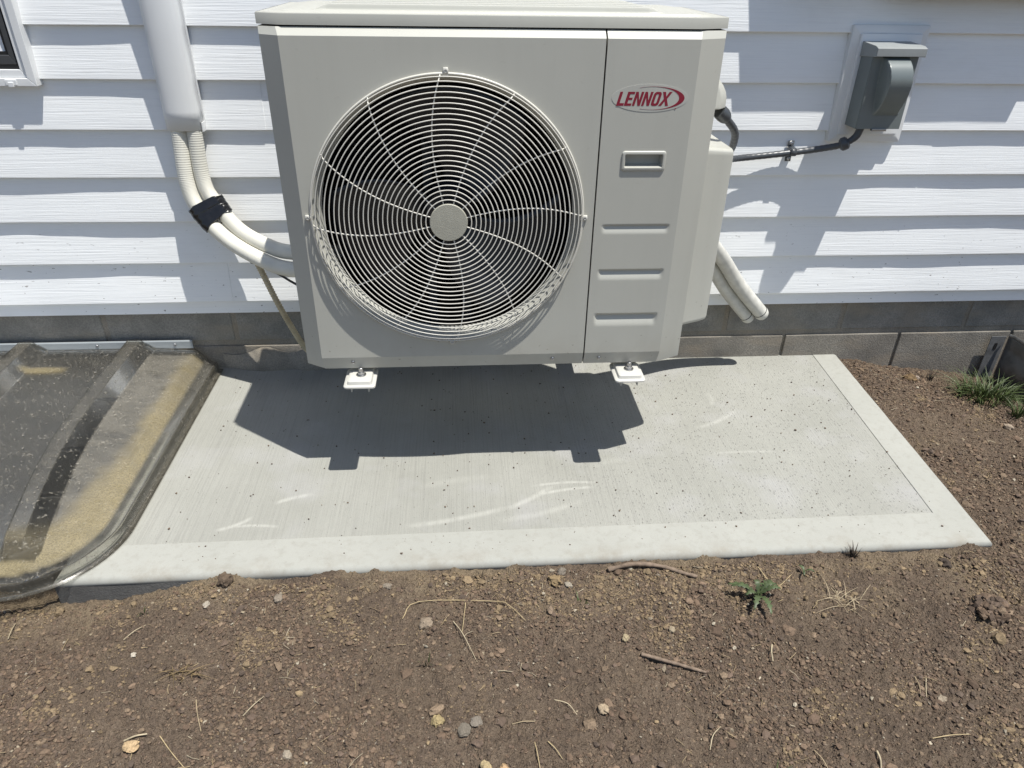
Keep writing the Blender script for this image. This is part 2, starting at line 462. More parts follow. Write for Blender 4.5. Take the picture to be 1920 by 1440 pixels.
class MB:
    """collects world-space geometry, links it as ONE mesh object"""
    def __init__(s):
        s.v = []; s.f = []; s.m = []; s.a = []
    def add(s, verts, faces, mi=0):
        b = len(s.v)
        s.v += [tuple(x) for x in verts]
        s.f += [tuple(b + i for i in f) for f in faces]
        s.m += [mi] * len(faces)
        return b
    def box(s, x0, x1, y0, y1, z0, z1, mi=0):
        s.add([(x0, y0, z0), (x1, y0, z0), (x1, y1, z0), (x0, y1, z0), (x0, y0, z1), (x1, y0, z1), (x1, y1, z1), (x0, y1, z1)],
              [(0, 3, 2, 1), (4, 5, 6, 7), (0, 1, 5, 4), (1, 2, 6, 5), (2, 3, 7, 6), (3, 0, 4, 7)], mi)
    def prism(s, pts, axis, a, b, mi=0):
        """pts: 2D outline; axis 'x','y','z' extruded from a to b"""
        def P(p, t):
            return {'x': (t, p[0], p[1]), 'y': (p[0], t, p[1]), 'z': (p[0], p[1], t)}[axis]
        n = len(pts)
        s.add([P(p, a) for p in pts] + [P(p, b) for p in pts],
              [tuple(range(n))[::-1], tuple(range(n, 2 * n))] + [(i, (i + 1) % n, n + (i + 1) % n, n + i) for i in range(n)], mi)
    def loft(s, rings, closed=True, caps=True, mi=0):
        n = len(rings[0])
        b = s.add([p for r in rings for p in r], [], mi)
        fs = []
        for k in range(len(rings) - 1):
            for i in range(n if closed else n - 1):
                j = (i + 1) % n
                fs.append((b + k * n + i, b + k * n + j, b + (k + 1) * n + j, b + (k + 1) * n + i))
        if caps and closed:
            fs.append(tuple(b + i for i in range(n))[::-1])
            fs.append(tuple(b + (len(rings) - 1) * n + i for i in range(n)))
        s.f += fs
        s.m += [mi] * len(fs)
    def grid(s, P, nu, nv, mi=0, skip=None):
        b = len(s.v)
        s.v += [tuple(P(i, j)) for j in range(nv) for i in range(nu)]
        for j in range(nv - 1):
            for i in range(nu - 1):
                if skip and skip(i, j):
                    continue
                s.f.append((b + j * nu + i, b + j * nu + i + 1, b + (j + 1) * nu + i + 1, b + (j + 1) * nu + i))
                s.m.append(mi)
    def tube(s, path, rad, seg=12, closed=False, caps=True, mi=0, ell=(1, 1)):
        P = [Vector(p) for p in path]
        n = len(P)
        T = []
        for i in range(n):
            a = P[(i - 1) % n] if closed or i > 0 else P[i]
            c = P[(i + 1) % n] if closed or i < n - 1 else P[i]
            T.append((c - a).normalized())
        up = Vector((0, 0, 1)) if abs(T[0].z) < 0.9 else Vector((0, 1, 0))
        u = (up - T[0] * up.dot(T[0])).normalized()
        rings = []
        for i in range(n):
            u = (u - T[i] * u.dot(T[i])).normalized()
            w_ = T[i].cross(u)
            r = rad[i] if hasattr(rad, '__len__') else rad
            rings.append([P[i] + u * (math.cos(t) * r * ell[0]) + w_ * (math.sin(t) * r * ell[1])
                          for t in [2 * math.pi * k / seg for k in range(seg)]])
        if closed:
            rings.append(rings[0])
            s.loft(rings, True, False, mi)
        else:
            s.loft(rings, True, caps, mi)
    def lathe(s, prof, c, axis='y', seg=24, mi=0):
        """prof: (radius, offset along axis)"""
        rings = []
        for r, o in prof:
            ring = []
            for k in range(seg):
                t = 2 * math.pi * k / seg
                a, b = r * math.cos(t), r * math.sin(t)
                ring.append({'y': (c[0] + a, c[1] + o, c[2] + b), 'z': (c[0] + a, c[1] + b, c[2] + o), 'x': (c[0] + o, c[1] + a, c[2] + b)}[axis])
            rings.append(ring)
        s.loft(rings, True, True, mi)
    def build(s, name, mats, parent=None, bevel=0.0, bseg=2, smooth=True, angle=38.0, solid=0.0, origin=None):
        if not isinstance(mats, (list, tuple)):
            mats = [mats]
        base = wloc(parent) if parent is not None else Vector((0, 0, 0))
        org = Vector(origin) if origin is not None else base
        me = bpy.data.meshes.new(name)
        me.from_pydata([(v[0] - org.x, v[1] - org.y, v[2] - org.z) for v in s.v], [], s.f)
        for m in mats:
            me.materials.append(m)
        if len(mats) > 1:
            me.polygons.foreach_set('material_index', s.m)
        bm = bmesh.new()
        bm.from_mesh(me)
        bmesh.ops.recalc_face_normals(bm, faces=bm.faces)
        bm.to_mesh(me)
        bm.free()
        if smooth:
            me.polygons.foreach_set('use_smooth', [True] * len(me.polygons))
            me.set_sharp_from_angle(angle=R(angle))
        o = bpy.data.objects.new(name, me)
        o.parent = parent
        o.location = org - base
        COL.objects.link(o)
        if solid:
            md = o.modifiers.new("thickness", 'SOLIDIFY')
            md.thickness = solid
            md.offset = -1
        if bevel:
            md = o.modifiers.new("edge", 'BEVEL')
            md.width = bevel
            md.segments = bseg
            md.limit_method = 'ANGLE'
            md.angle_limit = R(28)
            wn_ = o.modifiers.new('normals', 'WEIGHTED_NORMAL')
            wn_.keep_sharp = False
        return o

def inst(o, parent, loc, name=None):
    """one more copy of a small part sharing mesh data"""
    c = o.copy()
    c.parent = parent
    c.location = Vector(loc) - wloc(parent)
    COL.objects.link(c)
    return c

def catmull(pts, n):
    P = [Vector(p) for p in pts]
    P = [P[0] * 2 - P[1]] + P + [P[-1] * 2 - P[-2]]
    out = []
    segs = len(P) - 3
    for k in range(n + 1):
        t = k / n * segs
        i = min(int(t), segs - 1)
        f = t - i
        a, b, c, d = P[i:i + 4]
        out.append(0.5 * ((2 * b) + (c - a) * f + (2 * a - 5 * b + 4 * c - d) * f * f + (3 * b - a - 3 * c + d) * f ** 3))
    return out

def path_len(P):
    return sum((P[i + 1] - P[i]).length for i in range(len(P) - 1))

def sstep(t):
    t = min(1.0, max(0.0, t))
    return t * t * (3 - 2 * t)

# numpy gradient noise
_perm = rng.permutation(256)
_perm = np.concatenate([_perm, _perm, _perm])
_ang = rng.random(256) * 2 * np.pi
def pnoise(x, y):
    xi = np.floor(x).astype(int); yi = np.floor(y).astype(int)
    xf = x - xi; yf = y - yi
    xi &= 255; yi &= 255
    u = xf * xf * xf * (xf * (xf * 6 - 15) + 10)
    v = yf * yf * yf * (yf * (yf * 6 - 15) + 10)
    def g(ix, iy, dx, dy):
        a = _ang[_perm[_perm[ix] + iy]]
        return np.cos(a) * dx + np.sin(a) * dy
    n00 = g(xi, yi, xf, yf); n10 = g(xi + 1, yi, xf - 1, yf)
    n01 = g(xi, yi + 1, xf, yf - 1); n11 = g(xi + 1, yi + 1, xf - 1, yf - 1)
    return ((n00 * (1 - u) + n10 * u) * (1 - v) + (n01 * (1 - u) + n11 * u) * v) * 1.5

# ================================================================== GROUND
def nstep(t):
    t = np.clip(t, 0, 1)
    return t * t * (3 - 2 * t)

SLAB = [(-0.985, 0.045), (1.273, 0.045), (1.213, -0.935), (-0.985, -0.942)]
def slab_right(y):
    return 1.213 + (y + 0.935) / 0.98 * 0.06

def soil_base(x, y):
    x = np.asarray(x, float); y = np.asarray(y, float)
    front = -0.016 - 0.026 * nstep((-y - 0.95) / 0.5) - 0.052 * nstep((-0.62 - x) / 0.32) * nstep((y + 1.30) / 0.30)
    dx = np.maximum(0, x - 1.22)
    right = -0.010 - (0.125 * nstep((y + 0.8) / 0.8) + 0.02) * dx
    k = nstep((x - 1.12) / 0.16)
    h = front * (1 - k) + np.minimum(front, right) * k * (y < -0.93) + right * k * (y >= -0.93)
    h = np.maximum(h, -0.16)
    return h

def soil_h(x, y):
    x = np.asarray(x, float); y = np.asarray(y, float)
    h = soil_base(x, y)
    a = pnoise(x * 5, y * 5) * 0.010
    b = pnoise(x * 17 + 9, y * 17) * 0.0065
    c = np.abs(pnoise(x * 42, y * 42 + 5)) * 0.0085
    d = np.abs(pnoise(x * 95 + 3, y * 95)) * 0.0062
    e = pnoise(x * 170, y * 170 + 2) * 0.0026
    calm = np.clip((-0.86 - y) / 0.06, 0.0, 1.0) * (x < 1.2) + (x >= 1.2) * np.clip((x - 1.2) / 0.12, 0.35, 1)
    n = (a + b) * np.clip(calm, 0.25, 1) + c + d + e - 0.006
    # soil crumbs heaped against the slab edge here and there
    heap = 0.010 * nstep((y + 1.02) / 0.08) * nstep(pnoise(x * 9 + 40, y * 2) * 1.6 + 0.1) * (x < 1.2)
    return h + n + heap

def WELL(x, y):     # plan of the sunken window well under the plastic cover
    return (x < -1.0) & (y > -0.90) & (y < 0.02)

xs = np.concatenate([[-200, -60, -20, -8, -4, -2.6, -1.9, -1.5], np.arange(-1.28, 2.14, 0.0046), [2.2, 2.35, 2.6, 3.2, 5, 10, 25, 80, 200]])
ys = np.concatenate([[-200, -60, -20, -8, -4.5, -3, -2.2, -1.9, -1.7], np.arange(-1.58, 0.03, 0.0046), [0.06, 0.3, 1, 3, 10, 30, 200]])
X, Y = np.meshgrid(xs, ys)
Z = soil_h(X, Y)
far = (np.abs(X) > 2.2) | (Y < -1.6)
Z = np.where((X > -0.972) & (X < slab_right(Y) - 0.012) & (Y > -0.925), -0.13, Z)
Z = np.where(Y > 0.028, -0.13, Z)
nx, ny = len(xs), len(ys)
idx = np.arange(nx * ny).reshape(ny, nx)
q = np.stack([idx[:-1, :-1], idx[:-1, 1:], idx[1:, 1:], idx[1:, :-1]], -1).reshape(-1, 4)
cxm = (X[:-1, :-1] + X[1:, 1:]).ravel() / 2
cym = (Y[:-1, :-1] + Y[1:, 1:]).ravel() / 2
keep = ~((cxm < -1.0) & (cxm > -2.55) & (cym > -0.90) & (cym < 0.02))
q = q[keep]
me = bpy.data.meshes.new("soil_ground")
me.vertices.add(nx * ny)
me.vertices.foreach_set('co', np.stack([X, Y, Z], -1).astype(np.float32).ravel())
me.loops.add(q.size)
me.loops.foreach_set('vertex_index', q.ravel().astype(np.int32))
me.polygons.add(len(q))
me.polygons.foreach_set('loop_start', np.arange(0, q.size, 4, dtype=np.int32))
me.polygons.foreach_set('loop_total', np.full(len(q), 4, dtype=np.int32))
me.polygons.foreach_set('use_smooth', np.ones(len(q), dtype=bool))
me.update(calc_edges=True)
me.validate()
me.materials.append(M_SOIL)
ground = bpy.data.objects.new("soil_ground", me)
COL.objects.link(ground)
tag(ground, "bare brown crumbly soil in front of and beside the slab", kind='structure')

# ------------------------------------------------------------------ scattered crumbs
def ico(sub):
    bm = bmesh.new()
    bmesh.ops.create_icosphere(bm, subdivisions=sub, radius=1.0)
    v = np.array([x.co[:] for x in bm.verts]); f = np.array([[a.index for a in fc.verts] for fc in bm.faces])
    bm.free()
    return v, f
OCT = (np.array([[1, 0, 0], [-1, 0, 0], [0, 1, 0], [0, -1, 0], [0, 0, 1], [0, 0, -1]], float),
       np.array([[0, 2, 4], [2, 1, 4], [1, 3, 4], [3, 0, 4], [2, 0, 5], [1, 2, 5], [3, 1, 5], [0, 3, 5]]))
ICO1, ICO2 = ico(1), ico(2)

PAL = np.array([1.27, 1.23, 1.14]) * np.array([(0.112, 0.080, 0.060), (0.090, 0.064, 0.049), (0.135, 0.098, 0.073), (0.150, 0.113, 0.083), (0.100, 0.074, 0.060), (0.078, 0.060, 0.050), (0.168, 0.128, 0.084), (0.16, 0.128, 0.098)])
PALE = np.array([(0.30, 0.245, 0.17), (0.26, 0.215, 0.155), (0.36, 0.315, 0.24), (0.25, 0.185, 0.11), (0.22, 0.19, 0.15)])

def scatter_mesh(name, sets, mat, zfun, kind_label, sharp=False):
    VV, FF, CC = [], [], []
    base = 0
    for (shape, px, py, rad, cols, sink, jit) in sets:
        v0, f0 = shape
        n = len(px)
        V = np.repeat(v0[None], n, 0)
        V = V * (1 + (rng.random((n, len(v0), 1)) - 0.5) * jit) + (rng.random((n, len(v0), 3)) - 0.5) * jit * 0.5
        sc = np.stack([0.65 + 0.8 * rng.random(n), 0.65 + 0.6 * rng.random(n), 0.5 + 0.5 * rng.random(n)], -1)
        V = V * sc[:, None, :]
        t = rng.random(n) * 6.283
        c, s_ = np.cos(t), np.sin(t)
        V = np.stack([V[..., 0] * c[:, None] - V[..., 1] * s_[:, None], V[..., 0] * s_[:, None] + V[..., 1] * c[:, None], V[..., 2]], -1)
        V *= rad[:, None, None]
        V += np.stack([px, py, zfun(px, py) + rad * sink], -1)[:, None, :]
        F = f0[None] + (base + np.arange(n) * len(v0))[:, None, None]
        VV.append(V.reshape(-1, 3)); FF.append(F.reshape(-1, 3))
        CC.append(np.repeat(cols, len(v0), 0))
        base += n * len(v0)
    V = np.concatenate(VV); F = np.concatenate(FF); Cc = np.concatenate(CC)
    me = bpy.data.meshes.new(name)
    me.vertices.add(len(V)); me.vertices.foreach_set('co', V.astype(np.float32).ravel())
    me.loops.add(F.size); me.loops.foreach_set('vertex_index', F.ravel().astype(np.int32))
    me.polygons.add(len(F))
    me.polygons.foreach_set('loop_start', np.arange(0, F.size, 3, dtype=np.int32))
    me.polygons.foreach_set('loop_total', np.full(len(F), 3, dtype=np.int32))
    me.polygons.foreach_set('use_smooth', np.full(len(F), not sharp))
    me.update(calc_edges=True)
    at = me.color_attributes.new("piece_colour", 'FLOAT_COLOR', 'POINT')
    at.data.foreach_set('color', np.concatenate([Cc, np.ones((len(Cc), 1))], 1).astype(np.float32).ravel())
    me.materials.append(mat)
    o = bpy.data.objects.new(name, me)
    COL.objects.link(o)
    return tag(o, kind_label, kind='stuff')

def soil_points(n):
    """random points on the open soil in and just round the view"""
    px, py = [], []
    while len(px) < n:
        x = rng.uniform(-1.25, 2.1, n); y = rng.uniform(-1.52, 0.01, n)
        ok = ((y < -0.955) & (x < 1.22)) | (x > slab_right(y) + 0.012)
        ok &= ~((x < -1.0) & (y > -0.93))
        ok &= x < 1.15 + (y + 1.55) * 0.75 + 0.35
        dens = 0.22 + 0.78 * nstep((pnoise(x * 3.4, y * 3.4) + 0.5 * pnoise(x * 11, y * 11) + 0.25) / 0.5)
        ok &= rng.random(n) < dens
        px += list(x[ok]); py += list(y[ok])
    return np.array(px[:n]), np.array(py[:n])

def soil_cols(n, px, py, pale=0.05):
    c = PAL[rng.integers(0, 6, n)]
    och = pnoise(px * 7 + 3, py * 7) + 0.6 * nstep((py + 1.15) / 0.2) * (px < 1.2)
    m = (och > 0.30) & (rng.random(n) < 0.6)
    c[m] = PAL[6]
    k = rng.random(n) < pale
    c[k] = PALE[rng.integers(0, len(PALE), k.sum())]
    return c * (0.8 + 0.45 * rng.random((n, 1)))

sets = []
for shape, n, r0, r1, pale, sink, jit in ((OCT, 110000, 0.0009, 0.0025, 0.05, 0.3, 0.8), (ICO1, 30000, 0.0018, 0.0042, 0.03, 0.25, 0.75), (ICO1, 2600, 0.0040, 0.0078, 0.02, 0.15, 0.7), (ICO2, 150, 0.0070, 0.0125, 0.01, 0.05, 0.45)):
    px, py = soil_points(n)
    rad = r0 + (r1 - r0) * rng.random(n) ** 2
    sets.append((shape, px, py, rad, soil_cols(n, px, py, pale), sink, jit))
scatter_mesh("soil_crumbs", sets, M_PIECE, soil_h, "loose brown soil crumbs strewn over the bare ground", True)

# crumbs swept onto the concrete
n = 900
px = rng.uniform(-0.82, 1.15, n); py = rng.uniform(-0.90, -0.02, n)
rad = 0.0006 + 0.0022 * rng.random(n) ** 4
scatter_mesh("slab_crumbs", [(ICO1, px, py, rad, PAL[rng.integers(0, 6, n)] * 0.9, 0.4, 0.7)], M_PIECE, lambda x, y: 0.0 * x, "tiny dark soil crumbs scattered on the concrete slab")

# ================================================================== CONCRETE SLAB
def inset_poly(P, d):
    n = len(P); out = []
    for i in range(n):
        a, b, c = Vector(P[i - 1]), Vector(P[i]), Vector(P[(i + 1) % n])
        e1 = (b - a).normalized(); e2 = (c - b).normalized()
        n1 = Vector((e1.y, -e1.x)); n2 = Vector((e2.y, -e2.x))   # clockwise outline: inward
        k = (n1 + n2) / (1 + n1.dot(n2))
        out.append(b + k * d)
    return [tuple(p) for p in out]
def subdiv_poly(P, n=40):
    out = []
    for i in range(len(P)):
        a, b = P[i], P[(i + 1) % len(P)]
        for k in range(n):
            out.append((a[0] + (b[0] - a[0]) * k / n, a[1] + (b[1] - a[1]) * k / n))
    return out
mb = MB()
RB = 0.016
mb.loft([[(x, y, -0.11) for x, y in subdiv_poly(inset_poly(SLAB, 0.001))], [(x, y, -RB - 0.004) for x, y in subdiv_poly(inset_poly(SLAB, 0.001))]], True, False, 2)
rings = [[(x, y, -RB - 0.0045) for x, y in subdiv_poly(inset_poly(SLAB, 0.0015))]]
for t in np.linspace(0, 1, 7):
    a = t * math.pi / 2
    d = RB * (1 - math.cos(a)); z = -RB + RB * math.sin(a)
    rings.append([(x + 0.0008 * pnoise(np.array([x * 13.]), np.array([y * 13.]))[0], y + 0.0012 * pnoise(np.array([x * 11.]), np.array([y * 11. + 3]))[0], z) for x, y in subdiv_poly(inset_poly(SLAB, d))])
INNER = [(-0.97, 0.030), (1.182, 0.030), (1.123, -0.826), (-0.97, -0.836)]
rings.append([(x, y, 0.0) for x, y in subdiv_poly(INNER)])
mb.loft(rings, True, False, 0)
inner_a = [(x, y, 0.0) for x, y in subdiv_poly(INNER)]
inner_b = [(x, y, -0.0022) for x, y in subdiv_poly(inset_poly(INNER, 0.0012))]
mb.loft([inner_a, inner_b], True, False, 1)
inner_c = [(x, y, -0.0012) for x, y in subdiv_poly(inset_poly(INNER, 0.004))]
mb.loft([inner_b, inner_c], True, False, 1)
mb.add(inner_c, [tuple(range(len(inner_c)))], 1)
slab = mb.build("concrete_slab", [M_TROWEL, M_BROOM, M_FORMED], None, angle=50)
tag(slab, "pale new concrete slab with broomed middle and smooth trowelled border", kind='structure')

# ================================================================== HOUSE WALL (siding)
E0, Z0 = 0.1302, 0.2535
wall = empty("house_wall", (0, 0, 0), "white horizontal lap siding wall with wood grain texture", "wall")
prof = [(0.0022, 0.0022), (-0.0035, 0.0), (-0.0145, 0.0), (-0.0162, 0.0016), (-0.0160, 0.005), (-0.0118, 0.040), (-0.0060, 0.085), (-0.0016, 0.1295), (0.0000, 0.140)]
def board(x0, x1, k, proud):
    mb = MB()
    z0 = Z0 + E0 * k
    n = max(3, int((x1 - x0) / 0.035))
    xx = np.linspace(x0, x1, n)
    wob = pnoise(xx * 2.3 + k * 7.1, xx * 0 + k * 3.3) * 0.0022 + pnoise(xx * 8 + k * 5.1, xx * 0 + k) * 0.0007
    wz = pnoise(xx * 1.7 + k * 4.7, xx * 0 + 9.3 + k) * 0.0012
    rings = []
    for i in range(n):
        rings.append([(xx[i], py - proud + (wob[i] if py < -0.004 else 0), z0 + pz + (wz[i] if pz < 0.02 else 0)) for py, pz in prof])
    b = len(prof)
    mb.loft(rings, False, False)
    # thickness at the ends
    mb.add([tuple(p) for p in rings[0]] + [(p[0], p[1] + 0.0016, p[2]) for p in rings[0]], [(i, i + 1, b + i + 1, b + i) for i in range(b - 1)])
    mb.add([tuple(p) for p in rings[-1]] + [(p[0], p[1] + 0.0016, p[2]) for p in rings[-1]], [(i, i + 1, b + i + 1, b + i) for i in range(b - 1)])
    return mb.build("siding_board", M_SIDING, wall, angle=40)
joints = {0: [-0.803], 1: [1.322], 2: [1.342], 3: [1.350], 4: [-0.62], 5: [0.3], 6: [1.9], 7: [-1.6], 8: [0.9], 9: [-0.4], 10: [1.5]}
for k in range(0, 17):
    cuts = [-3.2] + joints.get(k, [0.2]) + [3.4]
    for i in range(len(cuts) - 1):
        x0, x1 = cuts[i], cuts[i + 1]
        pr = 0.0
        if i == 0:
            x1 += 0.02
            pr = 0.0013
        board(x0, x1, k, pr)
mb = MB()
mb.prism([(0.0010, 0.262), (-0.0012, 0.262), (-0.0012, 0.222), (-0.0030, 0.2145), (-0.0030, 0.2095), (0.004, 0.2095), (0.004, 0.213), (0.0010, 0.218)], 'x', -3.2, 3.4)
mb.build("starter_strip", M_SIDING, wall, angle=30)
mb = MB()
mb.box(-3.2, 3.4, 0.0045, 0.12, 0.2145, Z0 + E0 * 17)
mb.build("wall_sheathing", simple("wall_core", (0.5, 0.45, 0.35), 0.9), wall)

# ================================================================== FOUNDATION
fnd = empty("foundation_wall", (0, 0, -0.12), "weathered grey concrete block foundation under the siding", "foundation")
mb = MB()
def rough_sheet(mb, x0, x1, z0, z1, y, amp, step=0.012):
    nu = int((x1 - x0) / step); nv = int((z1 - z0) / step)
    gx = np.linspace(x0, x1, nu); gz = np.linspace(z0, z1, nv)
    A, B = np.meshgrid(gx, gz)
    D = y + amp * (pnoise(A * 22, B * 22) + 0.5 * pnoise(A * 70, B * 70))
    mb.grid(lambda i, j: (gx[i], D[j, i], gz[j]), nu, nv)
rough_sheet(mb, -3.2, 3.4, -0.115, 0.209, 0.0238, 0.0010, 0.02)
mb.build("mortar", M_MORTAR, fnd)
def block(x0, x1, z0, z1, y, mt, amp):
    mb = MB()
    mb.box(x0, x1, y, y + 0.18, z0, z1)
    o = mb.build("concrete_block", mt, fnd, bevel=0.004, bseg=2)
    o.location.y += random.uniform(-amp, amp)
    return o
up = [-2.9, -2.48, -2.06, -1.63, -1.215, -0.806, -0.395, 0.015, 0.43, 0.84, 1.252, 1.708, 2.12, 2.55, 3.0, 3.4]
for i in range(len(up) - 1):
    block(up[i] + 0.0075, up[i + 1] - 0.0075, 0.098, 0.2085, 0.0215, M_BLOCK, 0.0012)
lo = [-2.7, -2.28, -1.85, -1.43, -1.01, -0.60, -0.18, 0.23, 0.65, 1.06, 1.48, 1.90, 2.32, 2.75, 3.2]
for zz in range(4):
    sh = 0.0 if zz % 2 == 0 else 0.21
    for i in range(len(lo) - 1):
        block(lo[i] + sh + 0.0048, lo[i + 1] + sh - 0.0048, -0.112 - zz * 0.205, 0.080 - zz * 0.205, 0.0170 if zz == 0 else 0.0205, M_BLOCK_LOW if zz == 0 else M_BLOCK_DEEP, 0.0010)
# rough mortar squeezed out at the base of the wall
mb = MB()
for (x0, x1, zt, d) in ((-0.86, -0.40, 0.062, 0.030),):
    n = int((x1 - x0) / 0.008)
    gx_ = np.linspace(x0, x1, n)
    A_ = np.zeros((12, n)); B_ = np.zeros(n)
    for j in range(12):
        A_[j] = pnoise(gx_ * 26, gx_ * 0 + j * 0.12) + 0.6 * pnoise(gx_ * 80, gx_ * 0 + j * 0.35)
    B_ = pnoise(gx_ * 9, gx_ * 0 + 2.5)
    def P(i, j, x0=x0, x1=x1, n=n, zt=zt, d=d):
        t = j / 11.0
        a, b = A_[j, i], B_[i]
        e = min(1, min(i, n - 1 - i) / 10.0)
        return (gx_[i], 0.013 - d * e * math.sin(t * math.pi * 0.5) * (0.8 + 0.4 * b) - 0.0035 * a * e, zt * (1 + 0.5 * b) * (1 - t) ** 0.8 + 0.0025 * a * (1 - t) - 0.004 * t)
    mb.grid(P, n, 12)
mb.build("mortar_ledge", M_MORTAR, fnd)
# ================================================================== HEAT PUMP UNIT
XC, ZC = -0.0885, 0.6975
YF = -0.583
XL, XR = -0.4503, 0.4897
hp = empty("heat_pump", (0.02, -0.40, 0.29), "large beige outdoor heat pump unit with round fan grille hanging on wall brackets", "heat pump")

# ---- front panel with the round fan opening
RH = 0.2955
ZB, ZT = 0.352, 1.064
XS = 0.2365
mb = MB()
x0, x1 = -0.408, XS
corner = [math.atan2(b - ZC, a - XC) for a in (x0, x1) for b in (ZB, ZT)]
angs = sorted(list(np.linspace(-math.pi, math.pi, 144, endpoint=False) + 0.003) + corner)
def rect_pt(t):
    c, s_ = math.cos(t), math.sin(t)
    k = min(((x1 if c > 0 else x0) - XC) / c if abs(c) > 1e-9 else 9, ((ZT if s_ > 0 else ZB) - ZC) / s_ if abs(s_) > 1e-9 else 9)
    return (XC + c * k, ZC + s_ * k)
ro, ri, r0_, r1_, r2_, r3_, r4_ = [], [], [], [], [], [], []
for t in angs:
    px_, pz_ = rect_pt(t)
    c, s_ = math.cos(t), math.sin(t)
    ro.append((px_, YF, pz_))
    ri.append((min(x1 - 0.006, max(x0 + 0.006, px_)), YF, min(ZT - 0.006, max(ZB + 0.006, pz_))))
    r0_.append((XC + c * (RH + 0.0045), YF, ZC + s_ * (RH + 0.0045)))
    r1_.append((XC + c * (RH + 0.002), YF, ZC + s_ * (RH + 0.002)))
    r2_.append((XC + c * (RH - 0.001), YF + 0.0025, ZC + s_ * (RH - 0.001)))
    r3_.append((XC + c * (RH - 0.010), YF + 0.022, ZC + s_ * (RH - 0.010)))
    r4_.append((XC + c * (RH - 0.014), YF + 0.036, ZC + s_ * (RH - 0.014)))
mb.loft([ro, ri, r0_, r1_, r2_, r3_, r4_], True, False)
# returns: left chamfer and side, top roll, bottom skirt
def skin(mb, levels):
    """levels: list of (z, plan points)"""
    mb.loft([[(p[0], p[1], z + (p[2] if len(p) > 2 else 0)) for p in pts] for z, pts in levels], False, False)
skin(mb, [(0.3235, [(XL, -0.22), (XL, -0.5535)]), (ZB, [(XL, -0.22), (XL, -0.5535)]), (ZT, [(XL, -0.22), (XL, -0.5535)]), (1.0785, [(XL, -0.22), (XL, -0.5525)])])
skin(mb, [(0.3235, [(XL, -0.5535), (-0.4035, -0.5735, -0.006)]), (ZB, [(XL, -0.5535), (x0, YF)]), (ZT, [(XL, -0.5535), (x0, YF)]), (1.0785, [(XL, -0.5525), (x0 - 0.006, -0.5655)])])
skin(mb, [(0.3175, [(-0.4035, -0.5735), (XS, -0.5735)]), (ZB, [(x0, YF), (XS, YF)])])
skin(mb, [(ZT, [(x0, YF), (XS, YF)]), (1.0785, [(x0 - 0.006, -0.5655), (XS, -0.5655)])])
# turned edge along the seam
skin(mb, [(0.3175, [(XS, -0.5735), (XS, -0.555)]), (ZB, [(XS, YF), (XS, -0.555)]), (ZT, [(XS, YF), (XS, -0.555)]), (1.0785, [(XS, -0.5655), (XS, -0.555)])])
o = mb.build("front_panel", M_PAINT, hp, angle=24)
bm = bmesh.new(); bm.from_mesh(o.data)
bmesh.ops.remove_doubles(bm, verts=bm.verts, dist=0.00005)
bmesh.ops.recalc_face_normals(bm, faces=bm.faces)
bm.to_mesh(o.data); bm.free()
o.data.polygons.foreach_set('use_smooth', [True] * len(o.data.polygons))
o.data.set_sharp_from_angle(angle=R(18))

# ---- service panel (right third) with three pressed scoops
XS2 = 0.2400
XF1 = 0.431
slots = [(0.256, 0.416, 0.6705, 0.0110, 0.0048), (0.2555, 0.4155, 0.5600, 0.0135, 0.0058), (0.255, 0.414, 0.4425, 0.0170, 0.0070)]
HX0, HX1, HZ0, HZ1 = 0.2975, 0.379, 0.8115, 0.8375
def dent(x, z):
    d = 0.0
    for a, b, c, hh, dep in slots:
        if a - 0.01 < x < b + 0.01 and c - hh - 0.006 < z < c + hh + 0.006:
            ex = sstep(min((x - a), (b - x)) / 0.012)
            t = (z - (c - hh)) / (2 * hh)       # 0 bottom .. 1 top
            up_ = sstep((1.05 - t) / 0.26)
            dn_ = sstep((t + 0.05) / 0.95)
            d = max(d, dep * ex * up_ * dn_)
    if HX0 < x < HX1 and HZ0 < z < HZ1:
        d = 0.022
    return d
mb = MB()
gx = np.unique(np.concatenate([np.arange(XS2, XF1, 0.0022), [XF1, HX0 - 1e-4, HX0 + 1e-4, HX1 - 1e-4, HX1 + 1e-4]]))
gz = np.unique(np.concatenate([np.arange(ZB, 0.70, 0.0016), np.arange(0.70, ZT, 0.01), [ZT, HZ0 - 1e-4, HZ0 + 1e-4, HZ1 - 1e-4, HZ1 + 1e-4]]))
mb.grid(lambda i, j: (gx[i], YF + dent(gx[i], gz[j]), gz[j]), len(gx), len(gz))
skin(mb, [(0.3235, [(XF1 - 0.003, -0.5735, -0.006), (XR, -0.5535)]), (ZB, [(XF1, YF), (XR, -0.5535)]), (ZT, [(XF1, YF), (XR, -0.5535)]), (1.0785, [(XF1 + 0.005, -0.5655), (XR, -0.5525)])])
skin(mb, [(0.3235, [(XR, -0.5535), (XR, -0.22)]), (ZB, [(XR, -0.5535), (XR, -0.22)]), (ZT, [(XR, -0.5535), (XR, -0.22)]), (1.0785, [(XR, -0.5525), (XR, -0.22)])])
skin(mb, [(0.3175, [(XS2, -0.5735), (XF1 - 0.003, -0.5735)]), (ZB, [(XS2, YF), (XF1, YF)])])
skin(mb, [(ZT, [(XS2, YF), (XF1, YF)]), (1.0785, [(XS2, -0.5655), (XF1 + 0.005, -0.5655)])])
skin(mb, [(0.3175, [(XS2, -0.5735), (XS2, -0.555)]), (ZB, [(XS2, YF), (XS2, -0.555)]), (ZT, [(XS2, YF), (XS2, -0.555)]), (1.0785, [(XS2, -0.5655), (XS2, -0.555)])])
sp_ = mb.build("service_panel", M_PAINT, hp, angle=24)

